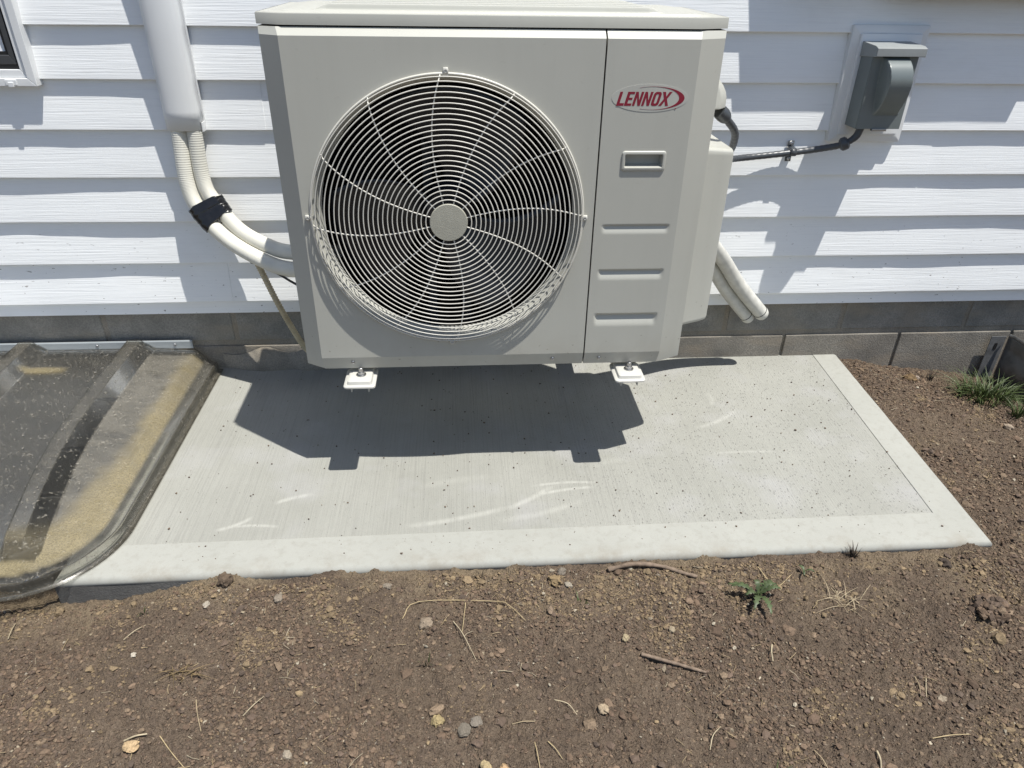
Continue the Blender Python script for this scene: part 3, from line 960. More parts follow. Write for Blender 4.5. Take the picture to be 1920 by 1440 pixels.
# handle frame
def rrect(x0, x1, z0, z1, r, n=5):
    pts = []
    for cx_, cz_, a0 in ((x1 - r, z1 - r, 0), (x0 + r, z1 - r, 90), (x0 + r, z0 + r, 180), (x1 - r, z0 + r, 270)):
        for k in range(n + 1):
            a = R(a0 + 90 * k / n)
            pts.append((cx_ + r * math.cos(a), cz_ + r * math.sin(a)))
    return pts
mb = MB()
P1 = rrect(0.289, 0.3865, 0.8025, 0.8455, 0.006)
def ringy(p, y):
    return [(a, y, b) for a, b in p]
mb.loft([ringy(P1, YF + 0.001), ringy(rrect(0.2895, 0.386, 0.803, 0.845, 0.006), YF - 0.0022), ringy(rrect(0.291, 0.3845, 0.8045, 0.8435, 0.005), YF - 0.0034),
         ringy(rrect(0.2955, 0.380, 0.810, 0.8385, 0.003), YF - 0.0028), ringy(rrect(0.2975, 0.379, 0.812, 0.837, 0.002), YF + 0.002), ringy(rrect(0.2985, 0.378, 0.813, 0.836, 0.002), YF + 0.0215)], True, False)
mb.build("handle", M_PAINT, sp_, angle=50)

# badge with the maker's lettering
badge_c = (0.3375, 0.9525)
mb = MB()
N = 64
def ell(a, b, y, n=N):
    return [(badge_c[0] + a * math.cos(2 * math.pi * k / n), y, badge_c[1] + b * math.sin(2 * math.pi * k / n)) for k in range(n)]
mb.loft([ell(0.0815, 0.0280, YF + 0.0005), ell(0.0815, 0.0280, YF - 0.0003), ell(0.0795, 0.0262, YF - 0.0003)], True, True)
bd = mb.build("badge", M_BADGERIM, sp_, angle=20)
mb = MB()
mb.loft([ell(0.0806, 0.0272, YF - 0.0002), ell(0.0806, 0.0272, YF - 0.0005)], True, True)
mb.build("badge_face", M_BADGE, sp_, angle=20)

def letter_strokes():
    """outlines in a unit cell: (polygons, width)"""
    t = 0.24
    L = ([[(0, 0), (0.62, 0), (0.62, 0.19), (t, 0.19), (t, 1), (0, 1)]], 0.66)
    Ee = ([[(0, 0), (0.60, 0), (0.60, 0.17), (t, 0.17), (t, 0.42), (0.54, 0.42), (0.54, 0.58), (t, 0.58), (t, 0.83), (0.60, 0.83), (0.60, 1), (0, 1)]], 0.68)
    Nn = ([[(0, 0), (0.21, 0), (0.21, 0.62), (0.47, 0), (0.68, 0), (0.68, 1), (0.47, 1), (0.47, 0.38), (0.21, 1), (0, 1)]], 0.78)
    Xx = ([[(-0.06, 0), (0.19, 0), (0.36, 0.34), (0.53, 0), (0.78, 0), (0.49, 0.5), (0.76, 1), (0.51, 1), (0.36, 0.66), (0.21, 1), (-0.04, 1), (0.23, 0.5)]], 0.76)
    return [L, Ee, Nn, Nn, 'O', Xx]
mb = MB()
H = 0.0275
sx = 0.0250
cx0 = 0.2665
zbase = 0.9375
shear = 0.26
cur = 0.0
def put(p):
    return (cx0 + (p[0] * sx) + shear * p[1] * H, zbase + p[1] * H)
for it in letter_strokes():
    if it == 'O':
        outer = rrect(cur, cur + 0.66, 0, 1, 0.22, 6)
        inner = rrect(cur + 0.22, cur + 0.44, 0.17, 0.83, 0.09, 6)
        A = [(a, YF - 0.0008, b) for a, b in map(put, outer)]
        B = [(a, YF - 0.0008, b) for a, b in map(put, inner)]
        mb.loft([[(a, YF - 0.0003, b) for a, _, b in A], A, B, [(a, YF - 0.0003, b) for a, _, b in B]], True, False)
        cur += 0.74
        continue
    polys, wd = it
    for P in polys:
        mb.prism([put((a + cur, b)) for a, b in P], 'y', YF - 0.0008, YF - 0.0003)
    cur += wd
mb.build("lettering", M_RED, sp_, smooth=False)
# swoosh round the right end
mb = MB()
A, B = [], []
n = 48
for k in range(n + 1):
    t = k / n
    a = R(118 - 232 * t)
    th = max(0.0004, 0.0115 * math.sin(math.pi * t) ** 2.2)
    ex, ez = 0.066, 0.0228
    cxs, czs = badge_c[0] + 0.007, badge_c[1]
    A.append((cxs + ex * math.cos(a), czs + ez * math.sin(a)))
    B.append((cxs + (ex - th) * math.cos(a), czs + (ez - th * 0.30) * math.sin(a)))
for k in range(n):
    q4 = [A[k], A[k + 1], B[k + 1], B[k]]
    mb.prism(q4, 'y', YF - 0.0008, YF - 0.0003)
mb.lathe([(0.0013, -0.0006), (0.0013, 0.0)], (badge_c[0] + 0.056, YF - 0.0002, badge_c[1] - 0.0205), 'y', 10)
mb.build("swoosh", M_RED, sp_, smooth=False)

# ---- lid
def plan(grow, back=-0.20):
    return [(XL - 0.0035 - grow, back), (XL - 0.0035 - grow, -0.5460 - grow * 0.6), (-0.4005, -0.5690 - grow), (0.4330, -0.5690 - grow), (XR + 0.0035 + grow, -0.5460 - grow * 0.6), (XR + 0.0035 + grow, back)]
mb = MB()
lv = [(1.0815, 0.0), (1.1000, 0.0), (1.1018, -0.0006), (1.1025, -0.0020)]
mb.loft([[(p[0], p[1], z) for p in plan(g)] for z, g in lv], True, False)
mb.add([(p[0], p[1], 1.0815) for p in plan(0)], [(0, 1, 2, 3, 4, 5)])
def cl(a, lo, hi): return max(lo, min(hi, a))
gx = np.concatenate([np.linspace(XL, -0.36, 14), np.linspace(-0.352, 0.392, 60), np.linspace(0.40, XR, 14)])
gy = np.linspace(-0.5650, -0.2, 420)
def lid_edge_y(x):
    if x < -0.3965: return -0.5650 + (-0.3965 - x) / 0.057 * 0.023
    if x > 0.43: return -0.5650 + (x - 0.43) / 0.063 * 0.023
    return -0.5650
def lidtop(i, j):
    x = gx[i]
    y = lid_edge_y(x) + (gy[j] + 0.5650) / 0.3650 * (-0.2 - lid_edge_y(x))
    ex = min(x - XL, XR - x)
    ey = y - lid_edge_y(x)
    z = 1.1025
    p = sstep((ex - 0.012) / 0.050) * sstep((ey - 0.016) / 0.006)
    z += 0.0040 * p
    for yc, hw in ((-0.503, 0.021), (-0.435, 0.021), (-0.367, 0.021), (-0.299, 0.021), (-0.236, 0.021)):
        e = sstep((x + 0.345) / 0.03) * sstep((0.365 - x) / 0.03)
        z += 0.0095 * e * sstep((hw - abs(y - yc)) / 0.0035)
    return (x, y, z)
mb.grid(lidtop, len(gx), len(gy))
mb.build("top_lid", M_PAINT, hp, angle=24)

# ---- base pan, back, dark interior
mb = MB()
mb.prism([(XL + 0.004, -0.215), (XL + 0.004, -0.552), (-0.402, -0.571), (0.427, -0.571), (XR - 0.004, -0.552), (XR - 0.004, -0.215)], 'z', 0.322, 0.330)
mb.build("base_pan", M_PAINT, hp)
mb = MB()
a0, a1, b0, b1, c0, c1 = XL + 0.006, XR - 0.006, -0.498, -0.215, 0.3325, 1.080
mb.add([(a0, b0, c0), (a1, b0, c0), (a1, b1, c0), (a0, b1, c0), (a0, b0, c1), (a1, b0, c1), (a1, b1, c1), (a0, b1, c1)],
       [(0, 1, 2, 3), (4, 5, 6, 7), (1, 2, 6, 5), (2, 3, 7, 6), (3, 0, 4, 7)])
mb.build("cabinet_lining", M_INSIDE, hp)
mb = MB()
for k in range(46):
    xx = -0.40 + k * 0.0135
    mb.box(xx, xx + 0.006, -0.235, -0.221, 0.35, 1.06)
mb.build("coil_fins", M_FIN, hp)
mb = MB()
mb.box(-0.150, -0.128, -0.40, -0.37, 0.335, 1.076)
mb.box(-0.062, -0.040, -0.40, -0.37, 0.335, 1.076)
mb.build("motor_bracket", simple("bracket_grey", (0.05, 0.052, 0.056), 0.5), hp)
mb = MB()
mb.lathe([(0.045, 0.0), (0.05, 0.03), (0.05, 0.09)], (XC, -0.46, ZC), 'y', 24)
mb.build("fan_motor", M_FIN, hp)
# fan: hub and three broad blades
fan = MB()
fan.lathe([(0.0, 0.0), (0.05, 0.004), (0.062, 0.02), (0.062, 0.06)], (XC, -0.535, ZC), 'y', 32)
fo = fan.build("fan", M_FAN, hp)
for b in range(3):
    mb = MB()
    def P(i, j, b=b):
        r = 0.058 + (0.268 - 0.058) * i / 15
        t = j / 15
        a = R(120 * b + 20) + R(78) * t + R(30) * ((r - 0.058) / 0.21) ** 1.3
        return (XC + r * math.cos(a), -0.530 + 0.052 * t + 0.012 * math.sin(math.pi * t), ZC + r * math.sin(a))
    mb.grid(P, 16, 16)
    mb.build("fan_blade", M_FAN, fo, solid=0.003, angle=60)

# ---- fan grille: concentric rings, swirled spokes, centre disc
gr = empty("fan_grille", (0, 0, 0))
gr.parent = hp
gr.location = Vector((XC, YF, ZC)) - wloc(hp)
def gy_(r):
    # shallow dome: flat face, steep rim turned back to the panel
    return YF - 0.0022 - float(np.interp(r, [0.0, 0.15, 0.268, 0.279, 0.2885, 0.2965, 0.3005], [0.0215, 0.0205, 0.0190, 0.0182, 0.0168, 0.0120, 0.0]))
ring_r = [0.3005, 0.2965, 0.2885] + [0.2790 - 0.01040 * k for k in range(23)]
for i, r in enumerate(ring_r):
    mb = MB()
    n = 160 if r > 0.15 else 96
    mb.tube([(XC + r * math.cos(2 * math.pi * k / n), gy_(r), ZC + r * math.sin(2 * math.pi * k / n)) for k in range(n)], 0.0027 if i == 0 else 0.00130, 7 if i else 10, True)
    mb.build("grille_ring", M_GRILLE, gr, angle=80)
for s_ in range(12):
    mb = MB()
    end = R(91.5 - 30 * s_)
    pts = []
    for k in range(33):
        r = 0.041 + (0.3005 - 0.041) * k / 32
        u = (r - 0.041) / 0.2595
        a = end + R(12.5) * (1 - u ** 1.6)
        pts.append((XC + r * math.cos(a), gy_(r) + 0.0022, ZC + r * math.sin(a)))
    mb.tube(pts, 0.0015, 7)
    mb.build("grille_spoke", M_GRILLE, gr, angle=80)
mb = MB()
mb.lathe([(0.0405, 0.006), (0.0418, 0.002), (0.0415, -0.0005), (0.0405, -0.0016), (0.02, -0.0019), (0.001, -0.0020)], (XC, YF - 0.0245, ZC), 'y', 48)
mb.build("centre_disc", simple("disc_plastic", (0.37, 0.36, 0.30), 0.5, 0.0, 0.05, 60, 0.0006, 500), gr, angle=45)
# mounting screws on the grille
scr = None
def screw_mesh(r):
    mb = MB()
    mb.lathe([(r, 0.001), (r, -0.0012), (r * 0.85, -r * 0.55), (r * 0.45, -r * 0.72), (r * 0.40, -r * 0.45), (0.0005, -r * 0.42)], (0, 0, 0), 'y', 16)
    return mb
for i, (x, z) in enumerate(((-0.0855, 1.0035), (-0.3955, 0.7045), (0.2165, 0.6995), (-0.0895, 0.3925))):
    if scr is None:
        scr = screw_mesh(0.0062).build("grille_screw", M_WHITEMETAL, gr, angle=40, origin=(0, 0, 0))
        scr.location = Vector((x, YF - 0.004, z)) - wloc(gr)
    else:
        inst(scr, gr, (x, YF - 0.004, z))
    mb = MB()
    d = Vector((XC - x, 0, ZC - z)).normalized()
    c = Vector((x, YF, z))
    s2 = Vector((d.z, 0, -d.x)) * 0.0052
    q0, q1 = c - d * 0.006, c + d * 0.010
    A = [q0 - s2, q1 - s2, q1 + s2, q0 + s2]
    mb.loft([[tuple(p + Vector((0, -0.0005, 0))) for p in A], [tuple(p + Vector((0, -0.0040, 0))) for p in A]], True, True)
    mb.build("screw_tab", M_GRILLE, gr, bevel=0.001)
ps = screw_mesh(0.0048).build("panel_screw", M_STEEL, hp, angle=40, origin=(0, 0, 0))
ps.location = Vector((-0.335, -0.5795, 0.3375)) - wloc(hp)
for x in (0.160, 0.278):
    inst(ps, hp, (x, -0.5795, 0.336))

# ---- valve cover on the right flank
mb = MB()
VP = [(XR - 0.002, -0.512), (0.560, -0.482), (0.580, -0.470), (0.584, -0.455), (0.584, -0.24), (XR - 0.002, -0.24)]
def shr(k):
    c = (0.53, -0.37)
    return [(c[0] + (p[0] - c[0]) * k, c[1] + (p[1] - c[1]) * k) for p in VP]
def lvl(k, z, dz=0.0):
    return [(a, b, z + dz * (a - XR) / 0.095) for a, b in shr(k)]
mb.loft([lvl(0.90, 0.380), lvl(0.97, 0.384), lvl(1.0, 0.394), lvl(1.0, 0.820, -0.012), lvl(0.985, 0.831, -0.014), lvl(0.93, 0.836, -0.015)], True, True)
mb.build("valve_cover", M_PAINT, hp, bevel=0.003, angle=32)
# hood over the wiring inlet
mb = MB()
rings = []
for t in np.linspace(0, 1, 9):
    # bulges out of the side panel, opens downwards
    z = 1.000 - 0.098 * t
    wdt = 0.012 + 0.066 * math.sin(min(1.0, t * 1.25) * math.pi / 2)
    yw = 0.028 + 0.018 * t
    rings.append([(XR - 0.001, -0.385 - yw, z), (XR + wdt * 0.75, -0.385 - yw * 0.8, z), (XR + wdt, -0.385 - yw * 0.35, z), (XR + wdt, -0.385 + yw * 0.35, z), (XR + wdt * 0.75, -0.385 + yw * 0.8, z), (XR - 0.001, -0.385 + yw, z)])
mb.loft(rings, True, True)
mb.build("wiring_hood", M_PAINT, hp, bevel=0.003, angle=40)

# ---- mounting feet with bolts
def foot(xc, first=None):
    mb = MB()
    def ringp(k, z):
        h = 0.0385 * k
        return [(xc + a, -0.594 + b, z) for a, b in rrect(-h, h, -0.036 * k, 0.055, 0.008 * k, 3)]
    mb.loft([ringp(1.0, 0.2905), ringp(1.0, 0.2945), ringp(0.93, 0.2965), ringp(0.80, 0.2970), ringp(0.74, 0.3045), ringp(0.66, 0.3060)], True, True)
    f = mb.build("foot", M_WHITEMETAL, hp, angle=35)
    mb = MB()
    mb.lathe([(0.0125, 0.0), (0.0125, 0.0025), (0.0085, 0.003), (0.0085, 0.009), (0.0055, 0.0095), (0.0055, 0.020), (0.0045, 0.021)], (xc + 0.002, -0.588, 0.3055), 'z', 12)
    mb.build("bolt", M_STEEL, f, angle=30)
foot(-0.3185)
foot(0.3535)

# ================================================================== WALL BRACKETS carrying the unit
def bracket(xc, label):
    b = empty("wall_bracket", (xc, 0, 0.27), label, "bracket", "steel brackets carrying the heat pump")
    mb = MB()
    h = 0.0215
    t = 0.0028
    # channel arm: top and two cheeks tapering to the tip
    yt, yw = -0.618, -0.016
    def cheek(x):
        mb.prism([(yt, 0.2885), (yw, 0.2885), (yw, 0.235), (yt + 0.25, 0.262), (yt, 0.274)], 'x', x, x + t)
    mb.box(xc - h, xc + h, yt, yw, 0.2860, 0.2888)
    cheek(xc - h - 0.0008)
    cheek(xc + h - t + 0.0008)
    mb.build("arm", M_WHITEMETAL, b, bevel=0.0008)
    mb = MB()
    mb.box(xc - 0.026, xc + 0.026, -0.0158, -0.0120, 0.215, 0.62)
    mb.build("wall_plate", M_WHITEMETAL, b, bevel=0.001)
    mb = MB()
    mb.box(xc - 0.018, xc + 0.018, -0.30, -0.27, 0.2895, 0.3215)
    mb.build("rubber_pad", M_BLACK, b, bevel=0.004)
    return b
bracket(-0.3185, "white steel wall bracket under the left foot of the heat pump")
bracket(0.3535, "white steel wall bracket under the right foot, below the louvred service panel")

# ================================================================== LINE SET COVER (white duct on the wall)
duct = empty("line_set_duct", (-0.81, 0, 0.78), "white plastic duct running down the siding over the hoses", "duct")
DL, DR = -0.858, -0.764
prof2 = [(DL, -0.014), (DL + 0.001, -0.040)]
for k in range(9):
    a = math.pi - math.pi * k / 8
    prof2.append(((DL + DR) / 2 + 0.0465 * math.cos(a), -0.046 - 0.024 * math.sin(a)))
prof2 += [(DR - 0.001, -0.040), (DR, -0.014)]
mb = MB()
zz = np.linspace(0.782, 1.9, 24)
mb.loft([[(a, b + (0.0 if abs(z - zz[0]) > 1e-6 else 0.0), z) for a, b in prof2] for z in zz], False, False)
mb.build("duct_cover", M_WHITEPVC, duct, solid=0.0022, angle=50)
mb = MB()
mb.prism([(DL + 0.010, -0.0150), (DR + 0.003, -0.0150), (DR + 0.003, -0.0190), (DL + 0.010, -0.0190)], 'z', 0.774, 1.9)
mb.box(DR + 0.0005, DR + 0.0032, -0.046, -0.0192, 0.776, 0.800)
mb.build("duct_base", M_WHITEPVC, duct)

# ================================================================== HOSES
def corrugated(path, r, amp, pitch, seg=16):
    base = catmull(path, 90)
    L = path_len(base)
    n = int(L / pitch * 4)
    P = catmull(path, n)
    rad = [r + amp * (0, 1, 1, 0)[i % 4] for i in range(n + 1)]
    mb = MB()
    mb.tube(P, rad, seg)
    return mb
hoseA = [(-0.826, -0.042, 0.83), (-0.826, -0.044, 0.79), (-0.828, -0.062, 0.64), (-0.800, -0.083, 0.562), (-0.728, -0.115, 0.490), (-0.622, -0.165, 0.444), (-0.535, -0.215, 0.438), (-0.40, -0.27, 0.46)]
hoseB = [(-0.787, -0.040, 0.83), (-0.787, -0.042, 0.79), (-0.787, -0.052, 0.645), (-0.758, -0.068, 0.583), (-0.698, -0.092, 0.512), (-0.612, -0.135, 0.478), (-0.538, -0.185, 0.478), (-0.40, -0.25, 0.50)]
o = corrugated(hoseA, 0.0212, 0.0006, 0.0042).build("insulated_hose", M_IVORY, None, angle=80, origin=hoseA[-1])
tag(o, "thicker ribbed ivory hose curving down from the duct, left and lower of the pair", "hose", "ribbed line set hoses")
o = corrugated(hoseB, 0.0208, 0.0006, 0.0042).build("insulated_hose", M_IVORY, None, angle=80, origin=hoseB[-1])
tag(o, "ribbed ivory hose right of the other one, nearer the wall under the duct", "hose", "ribbed line set hoses")
drain = [(-0.775, -0.030, 0.60), (-0.752, -0.036, 0.560), (-0.706, -0.055, 0.480), (-0.664, -0.085, 0.395), (-0.622, -0.105, 0.285), (-0.584, -0.085, 0.160), (-0.560, -0.075, 0.105), (-0.535, -0.060, 0.075)]
o = corrugated(drain, 0.0082, 0.0013, 0.0060, 12).build("drain_hose", M_DRAIN, None, angle=80, origin=drain[-1])
tag(o, "thin tan ribbed drain hose running down behind the left edge of the heat pump", "hose")
cab = [(-0.69, -0.07, 0.405), (-0.655, -0.085, 0.400), (-0.61, -0.09, 0.375), (-0.562, -0.11, 0.352), (-0.50, -0.16, 0.345), (-0.43, -0.25, 0.37)]
mb = MB()
mb.tube(catmull(cab, 40), 0.0036, 10)
o = mb.build("control_cable", M_BLACK, None, angle=80, origin=cab[-1])
tag(o, "thin black cable under the ivory hoses entering behind the heat pump", "cable")
# black tape wrapped round both hoses
pa, pb = catmull(hoseA, 200), catmull(hoseB, 200)
mb = MB()
def near(P, z):
    return min(range(len(P)), key=lambda i: abs(P[i].z - z))
rings = []
for k in range(13):
    t = k / 12
    ia, ib = near(pa, 0.584 - 0.060 * t), near(pb, 0.588 - 0.036 * t)
    A, B = pa[ia], pb[ib]
    Tn = (pa[ia + 1] - pa[ia - 1]).normalized()
    mid = (A + B) / 2
    e1 = (B - A); half = e1.length / 2
    e1 = (e1 - Tn * e1.dot(Tn)).normalized()
    e2 = Tn.cross(e1)
    ring = []
    rj = 0.0262 + 0.0008 * math.sin(k * 2.1)
    for q_ in range(28):
        a = 2 * math.pi * q_ / 28
        off = half if math.cos(a) > 0 else -half
        pinch = 1.0 - 0.12 * (abs(math.sin(a)) ** 6)
        ring.append(mid + e1 * (off + rj * math.cos(a)) + e2 * (rj * pinch * math.sin(a)) + Tn * 0.0035 * math.sin(a * 3 + k))
    rings.append(ring)
mb.loft(rings, True, True)
tp = mb.build("tape_wrap", M_TAPE, None, angle=50, origin=tuple(mid))
tag(tp, "black shiny tape wound round the two ivory hoses", "tape")

# ================================================================== CAPPED WHITE PIPES at the right
def pipe(path, r, label, ringt):
    P = catmull(path, 48)
    p = empty("capped_pipe", P[-1], label, "pipe", "white capped pipes behind the heat pump")
    mb = MB()
    Tn = (P[-1] - P[-2]).normalized()
    mb.tube(P, r, 20)
    mb.build("tube", M_PIPE, p, angle=60)
    mb = MB()
    pts, rr = [], []
    c0 = P[-1]
    for k in range(9):
        a = k / 8 * math.pi / 2
        pts.append(c0 + Tn * (0.004 + 0.0215 * math.sin(a)))
        rr.append(max(0.0006, (r + 0.0008) * math.cos(a) ** 0.7))
    mb.tube([c0 - Tn * 0.004] + pts, [r + 0.0008] + rr, 20)
    mb.build("end_cap", M_PIPE, p, angle=60)
    mb = MB()
    mb.tube([c0 - Tn * 0.0055, c0 - Tn * 0.0050, c0 - Tn * 0.0032, c0 - Tn * 0.0027], [r * 0.99, r + 0.0010, r + 0.0010, r * 0.99], 20)
    mb.build("black_band", M_BLACK, p, angle=60)
    return p
pipe([(0.50, -0.27, 0.62), (0.62, -0.21, 0.535), (0.728, -0.135, 0.425), (0.815, -0.090, 0.318), (0.918, -0.062, 0.208)], 0.0228, "upper white capped pipe angling down from behind the heat pump", 0)
pipe([(0.472, -0.245, 0.598), (0.592, -0.185, 0.510), (0.698, -0.112, 0.400), (0.783, -0.070, 0.294), (0.880, -0.046, 0.188)], 0.0205, "lower white capped pipe, tucked under the other one beside the heat pump", 0)

# ================================================================== CONDUIT, CLAMP, DISCONNECT BOX
blk = empty("mounting_block", (1.138, -0.012, 0.745), "white siding mounting block framing the grey electrical box", "mounting block")
mb = MB()
mb.loft([ringy(rrect(1.0285, 1.2485, 0.7450, 1.0565, 0.004, 2), -0.004), ringy(rrect(1.0285, 1.2485, 0.7450, 1.0565, 0.004, 2), -0.026), ringy(rrect(1.0315, 1.2455, 0.7480, 1.0535, 0.004, 2), -0.0285),
         ringy(rrect(1.0495, 1.2275, 0.7660, 1.0355, 0.003, 2), -0.0300), ringy(rrect(1.0505, 1.2265, 0.7670, 1.0345, 0.003, 2), -0.0375), ringy(rrect(1.0525, 1.2245, 0.7690, 1.0325, 0.003, 2), -0.0390)], True, True)
mb.build("block_frame", M_WHITEPVC, blk, angle=30)
dis = empty("electrical_box", (1.127, -0.039, 0.79), "grey electrical disconnect box with hooded lid and bulging door on white block", "electrical box")
BX0, BX1, BZ0, BZ1 = 1.0620, 1.1920, 0.7960, 1.0130
mb = MB()
mb.box(BX0, BX1, -0.103, -0.0385, BZ0, BZ1 - 0.004)
mb.build("box_body", M_GREYBOX, dis, bevel=0.002)
mb = MB()
mb.prism([(-0.0382, BZ1 + 0.004), (-0.112, BZ1 - 0.001), (-0.127, BZ1 - 0.006), (-0.127, BZ1 - 0.026), (-0.1245, BZ1 - 0.026), (-0.1245, BZ1 - 0.010), (-0.103, BZ1 - 0.0065), (-0.0382, BZ1 - 0.0015)], 'x', BX0 - 0.004, BX1 + 0.004)
for xx in (BX0 - 0.0042, BX1 + 0.0016):
    mb.prism([(-0.0384, BZ1 + 0.003), (-0.112, BZ1 - 0.002), (-0.1265, BZ1 - 0.007), (-0.1265, BZ1 - 0.027), (-0.0384, BZ1 - 0.034)], 'x', xx, xx + 0.0026)
mb.build("hood", M_GREYHOOD, dis, bevel=0.001)
mb = MB()
gx = np.linspace(BX0 + 0.002, BX1 - 0.002, 90)
gz = np.linspace(BZ0 + 0.001, BZ1 - 0.012, 110)
def door(i, j):
    x, z = gx[i], gz[j]
    t = (0.984 - z) / 0.150
    hz = 0.0
    if 0 < t < 1:
        hz = math.sin(math.pi * t ** 0.72) ** 0.85
    xa = 1.0865 + 0.012 * max(0, min(1, t))
    xb = 1.1660 + 0.012 * max(0, min(1, t))
    hx = sstep((x - xa) / 0.009) * sstep((xb - x) / 0.009)
    return (x, -0.1055 - 0.050 * hz * hx, z)
mb.grid(door, 90, 110)
n = len(mb.v)
mb.add([(BX0 + 0.002, -0.103, BZ0 + 0.001), (BX1 - 0.002, -0.103, BZ0 + 0.001), (BX1 - 0.002, -0.103, BZ1 - 0.012), (BX0 + 0.002, -0.103, BZ1 - 0.012),
        (BX0 + 0.002, -0.1055, BZ0 + 0.001), (BX1 - 0.002, -0.1055, BZ0 + 0.001), (BX1 - 0.002, -0.1055, BZ1 - 0.012), (BX0 + 0.002, -0.1055, BZ1 - 0.012)],
       [(0, 1, 5, 4), (1, 2, 6, 5), (2, 3, 7, 6), (3, 0, 4, 7)])
mb.build("door", M_GREYBOX, dis, angle=42)
mb = MB()
mb.box(1.108, 1.150, -0.112, -0.100, BZ0 - 0.004, BZ0 + 0.002)
mb.build("latch", M_STEEL, dis, bevel=0.001)

cond_path = [(0.556, -0.395, 0.895), (0.583, -0.385, 0.872), (0.622, -0.345, 0.835), (0.648, -0.275, 0.785), (0.672, -0.175, 0.735), (0.715, -0.090, 0.710), (0.770, -0.050, 0.704), (0.850, -0.036, 0.708), (0.928, -0.034, 0.716), (1.000, -0.046, 0.729), (1.050, -0.068, 0.745), (1.082, -0.078, 0.768), (1.092, -0.078, 0.795)]
cnd = empty("conduit", (0.928, -0.034, 0.716), "dark grey flexible conduit looping from the heat pump to the electrical box", "conduit")
P = catmull(cond_path, 220)
mb = MB()
mb.tube(P, [0.0092 + (0.0004 if (i // 2) % 2 else 0.0) for i in range(len(P))], 14)
mb.build("conduit_sleeve", M_CONDUIT, cnd, angle=60)
def fitting(pts, rads, name):
    mb = MB()
    mb.tube(pts, rads, 18)
    return mb.build(name, M_CONDUIT, cnd, angle=35)
def along(t0, t1, n=6):
    a, b = int(t0 * 220), int(t1 * 220)
    return [P[int(a + (b - a) * k / (n - 1))] for k in range(n)]
fitting(along(0.828, 0.876), [0.0130, 0.0185, 0.0190, 0.0190, 0.0185, 0.0130], "connector_nut")
fitting(along(0.90, 1.0), [0.0098, 0.0102, 0.0105, 0.0105, 0.0105, 0.0105], "connector_elbow")
fitting(along(0.0, 0.075), [0.0165, 0.0175, 0.0175, 0.0175, 0.0165, 0.013], "connector_nut")
clp = empty("conduit_clamp", (0.925, -0.014, 0.716), "small black two hole clamp pinning the conduit to the siding", "clamp")
mb = MB()
tabs = []
pts = []
for k in range(15):
    a = math.pi * k / 14
    pts.append((-0.034 - 0.0118 * math.sin(a) * 1.0, 0.7165 + 0.0118 * math.cos(a)))
prof3 = [(-0.0135, 0.7455), (-0.0135, 0.7300), (-0.030, 0.7285)] + pts[1:-1] + [(-0.030, 0.7045), (-0.0130, 0.7030), (-0.0130, 0.6855)]
rings = [[(x, a, b) for a, b in prof3] for x in (0.9165, 0.9345)]
mb.loft(rings, False, False)
mb.build("strap", M_CONDUIT, clp, solid=0.0016, angle=40)
for z in (0.738, 0.694):
    s3 = screw_mesh(0.0055).build("screw", M_STEEL, clp, angle=40, origin=(0, 0, 0))
    s3.location = Vector((0.9255, -0.0165, z)) - wloc(clp)

# unseen stepped box added up the wall to cast shade on the siding
caster = empty("shade_caster", (1.25, -0.014, 1.12), "unseen grey box added high on the siding to cast shade below", "shade caster")
CASTER_DEPTH = 0.066
mb = MB()
mb.box(0.822, 1.666, -0.017 - CASTER_DEPTH, -0.002, 1.170, 1.75)
mb.build("caster_body", M_GREYBOX, caster, bevel=0.003)
mb = MB()
mb.box(1.104, 1.665, -0.0165 - CASTER_DEPTH, -0.002, 1.130, 1.1695)
mb.build("caster_step", M_GREYBOX, caster, bevel=0.002)
mb = MB()
mb.lathe([(0.09, 0.0), (0.09, -0.03), (0.07, -0.035), (0.065, -0.09), (0.05, -0.10)], (1.34, -0.017 - CASTER_DEPTH, 1.52), 'y', 32)
mb.build("caster_disc", M_GLASS, caster)

# ================================================================== WINDOW at the top left
win = empty("window", (-1.48, -0.014, 0.885), "white framed window corner with dark glass, upper left on the siding", "window")
WX0, WX1, WZ0, WZ1 = -2.05, -1.168, 0.889, 2.05
def frame(o, i, y0, y1, name, mt, bev=0.0015):
    """rectangular ring, o and i = (x0,x1,z0,z1)"""
    mb = MB()
    A = [(o[0], o[2]), (o[1], o[2]), (o[1], o[3]), (o[0], o[3])]
    B = [(i[0], i[2]), (i[1], i[2]), (i[1], i[3]), (i[0], i[3])]
    for k in range(4):
        j = (k + 1) % 4
        mb.add([(A[k][0], y0, A[k][1]), (A[j][0], y0, A[j][1]), (B[j][0], y0, B[j][1]), (B[k][0], y0, B[k][1]),
                (A[k][0], y1, A[k][1]), (A[j][0], y1, A[j][1]), (B[j][0], y1, B[j][1]), (B[k][0], y1, B[k][1])],
               [(0, 1, 2, 3), (7, 6, 5, 4), (0, 4, 5, 1), (2, 6, 7, 3), (0, 3, 7, 4), (1, 5, 6, 2)])
    return mb.build(name, mt, win, bevel=bev)
frame((WX0, WX1, WZ0, WZ1), (WX0 + 0.024, WX1 - 0.020, WZ0 + 0.020, WZ1 - 0.03), -0.038, 0.004, "window_casing", M_WHITEPVC)
frame((WX0 + 0.0243, WX1 - 0.0203, WZ0 + 0.0203, WZ1 - 0.031), (WX0 + 0.04, WX1 - 0.036, WZ0 + 0.040, WZ1 - 0.045), -0.030, 0.004, "window_frame", M_WHITEPVC)
frame((WX0 + 0.0402, WX1 - 0.0362, WZ0 + 0.0402, WZ1 - 0.046), (WX0 + 0.046, WX1 - 0.042, WZ0 + 0.052, WZ1 - 0.05), -0.020, 0.004, "gasket", M_GASKET, 0)
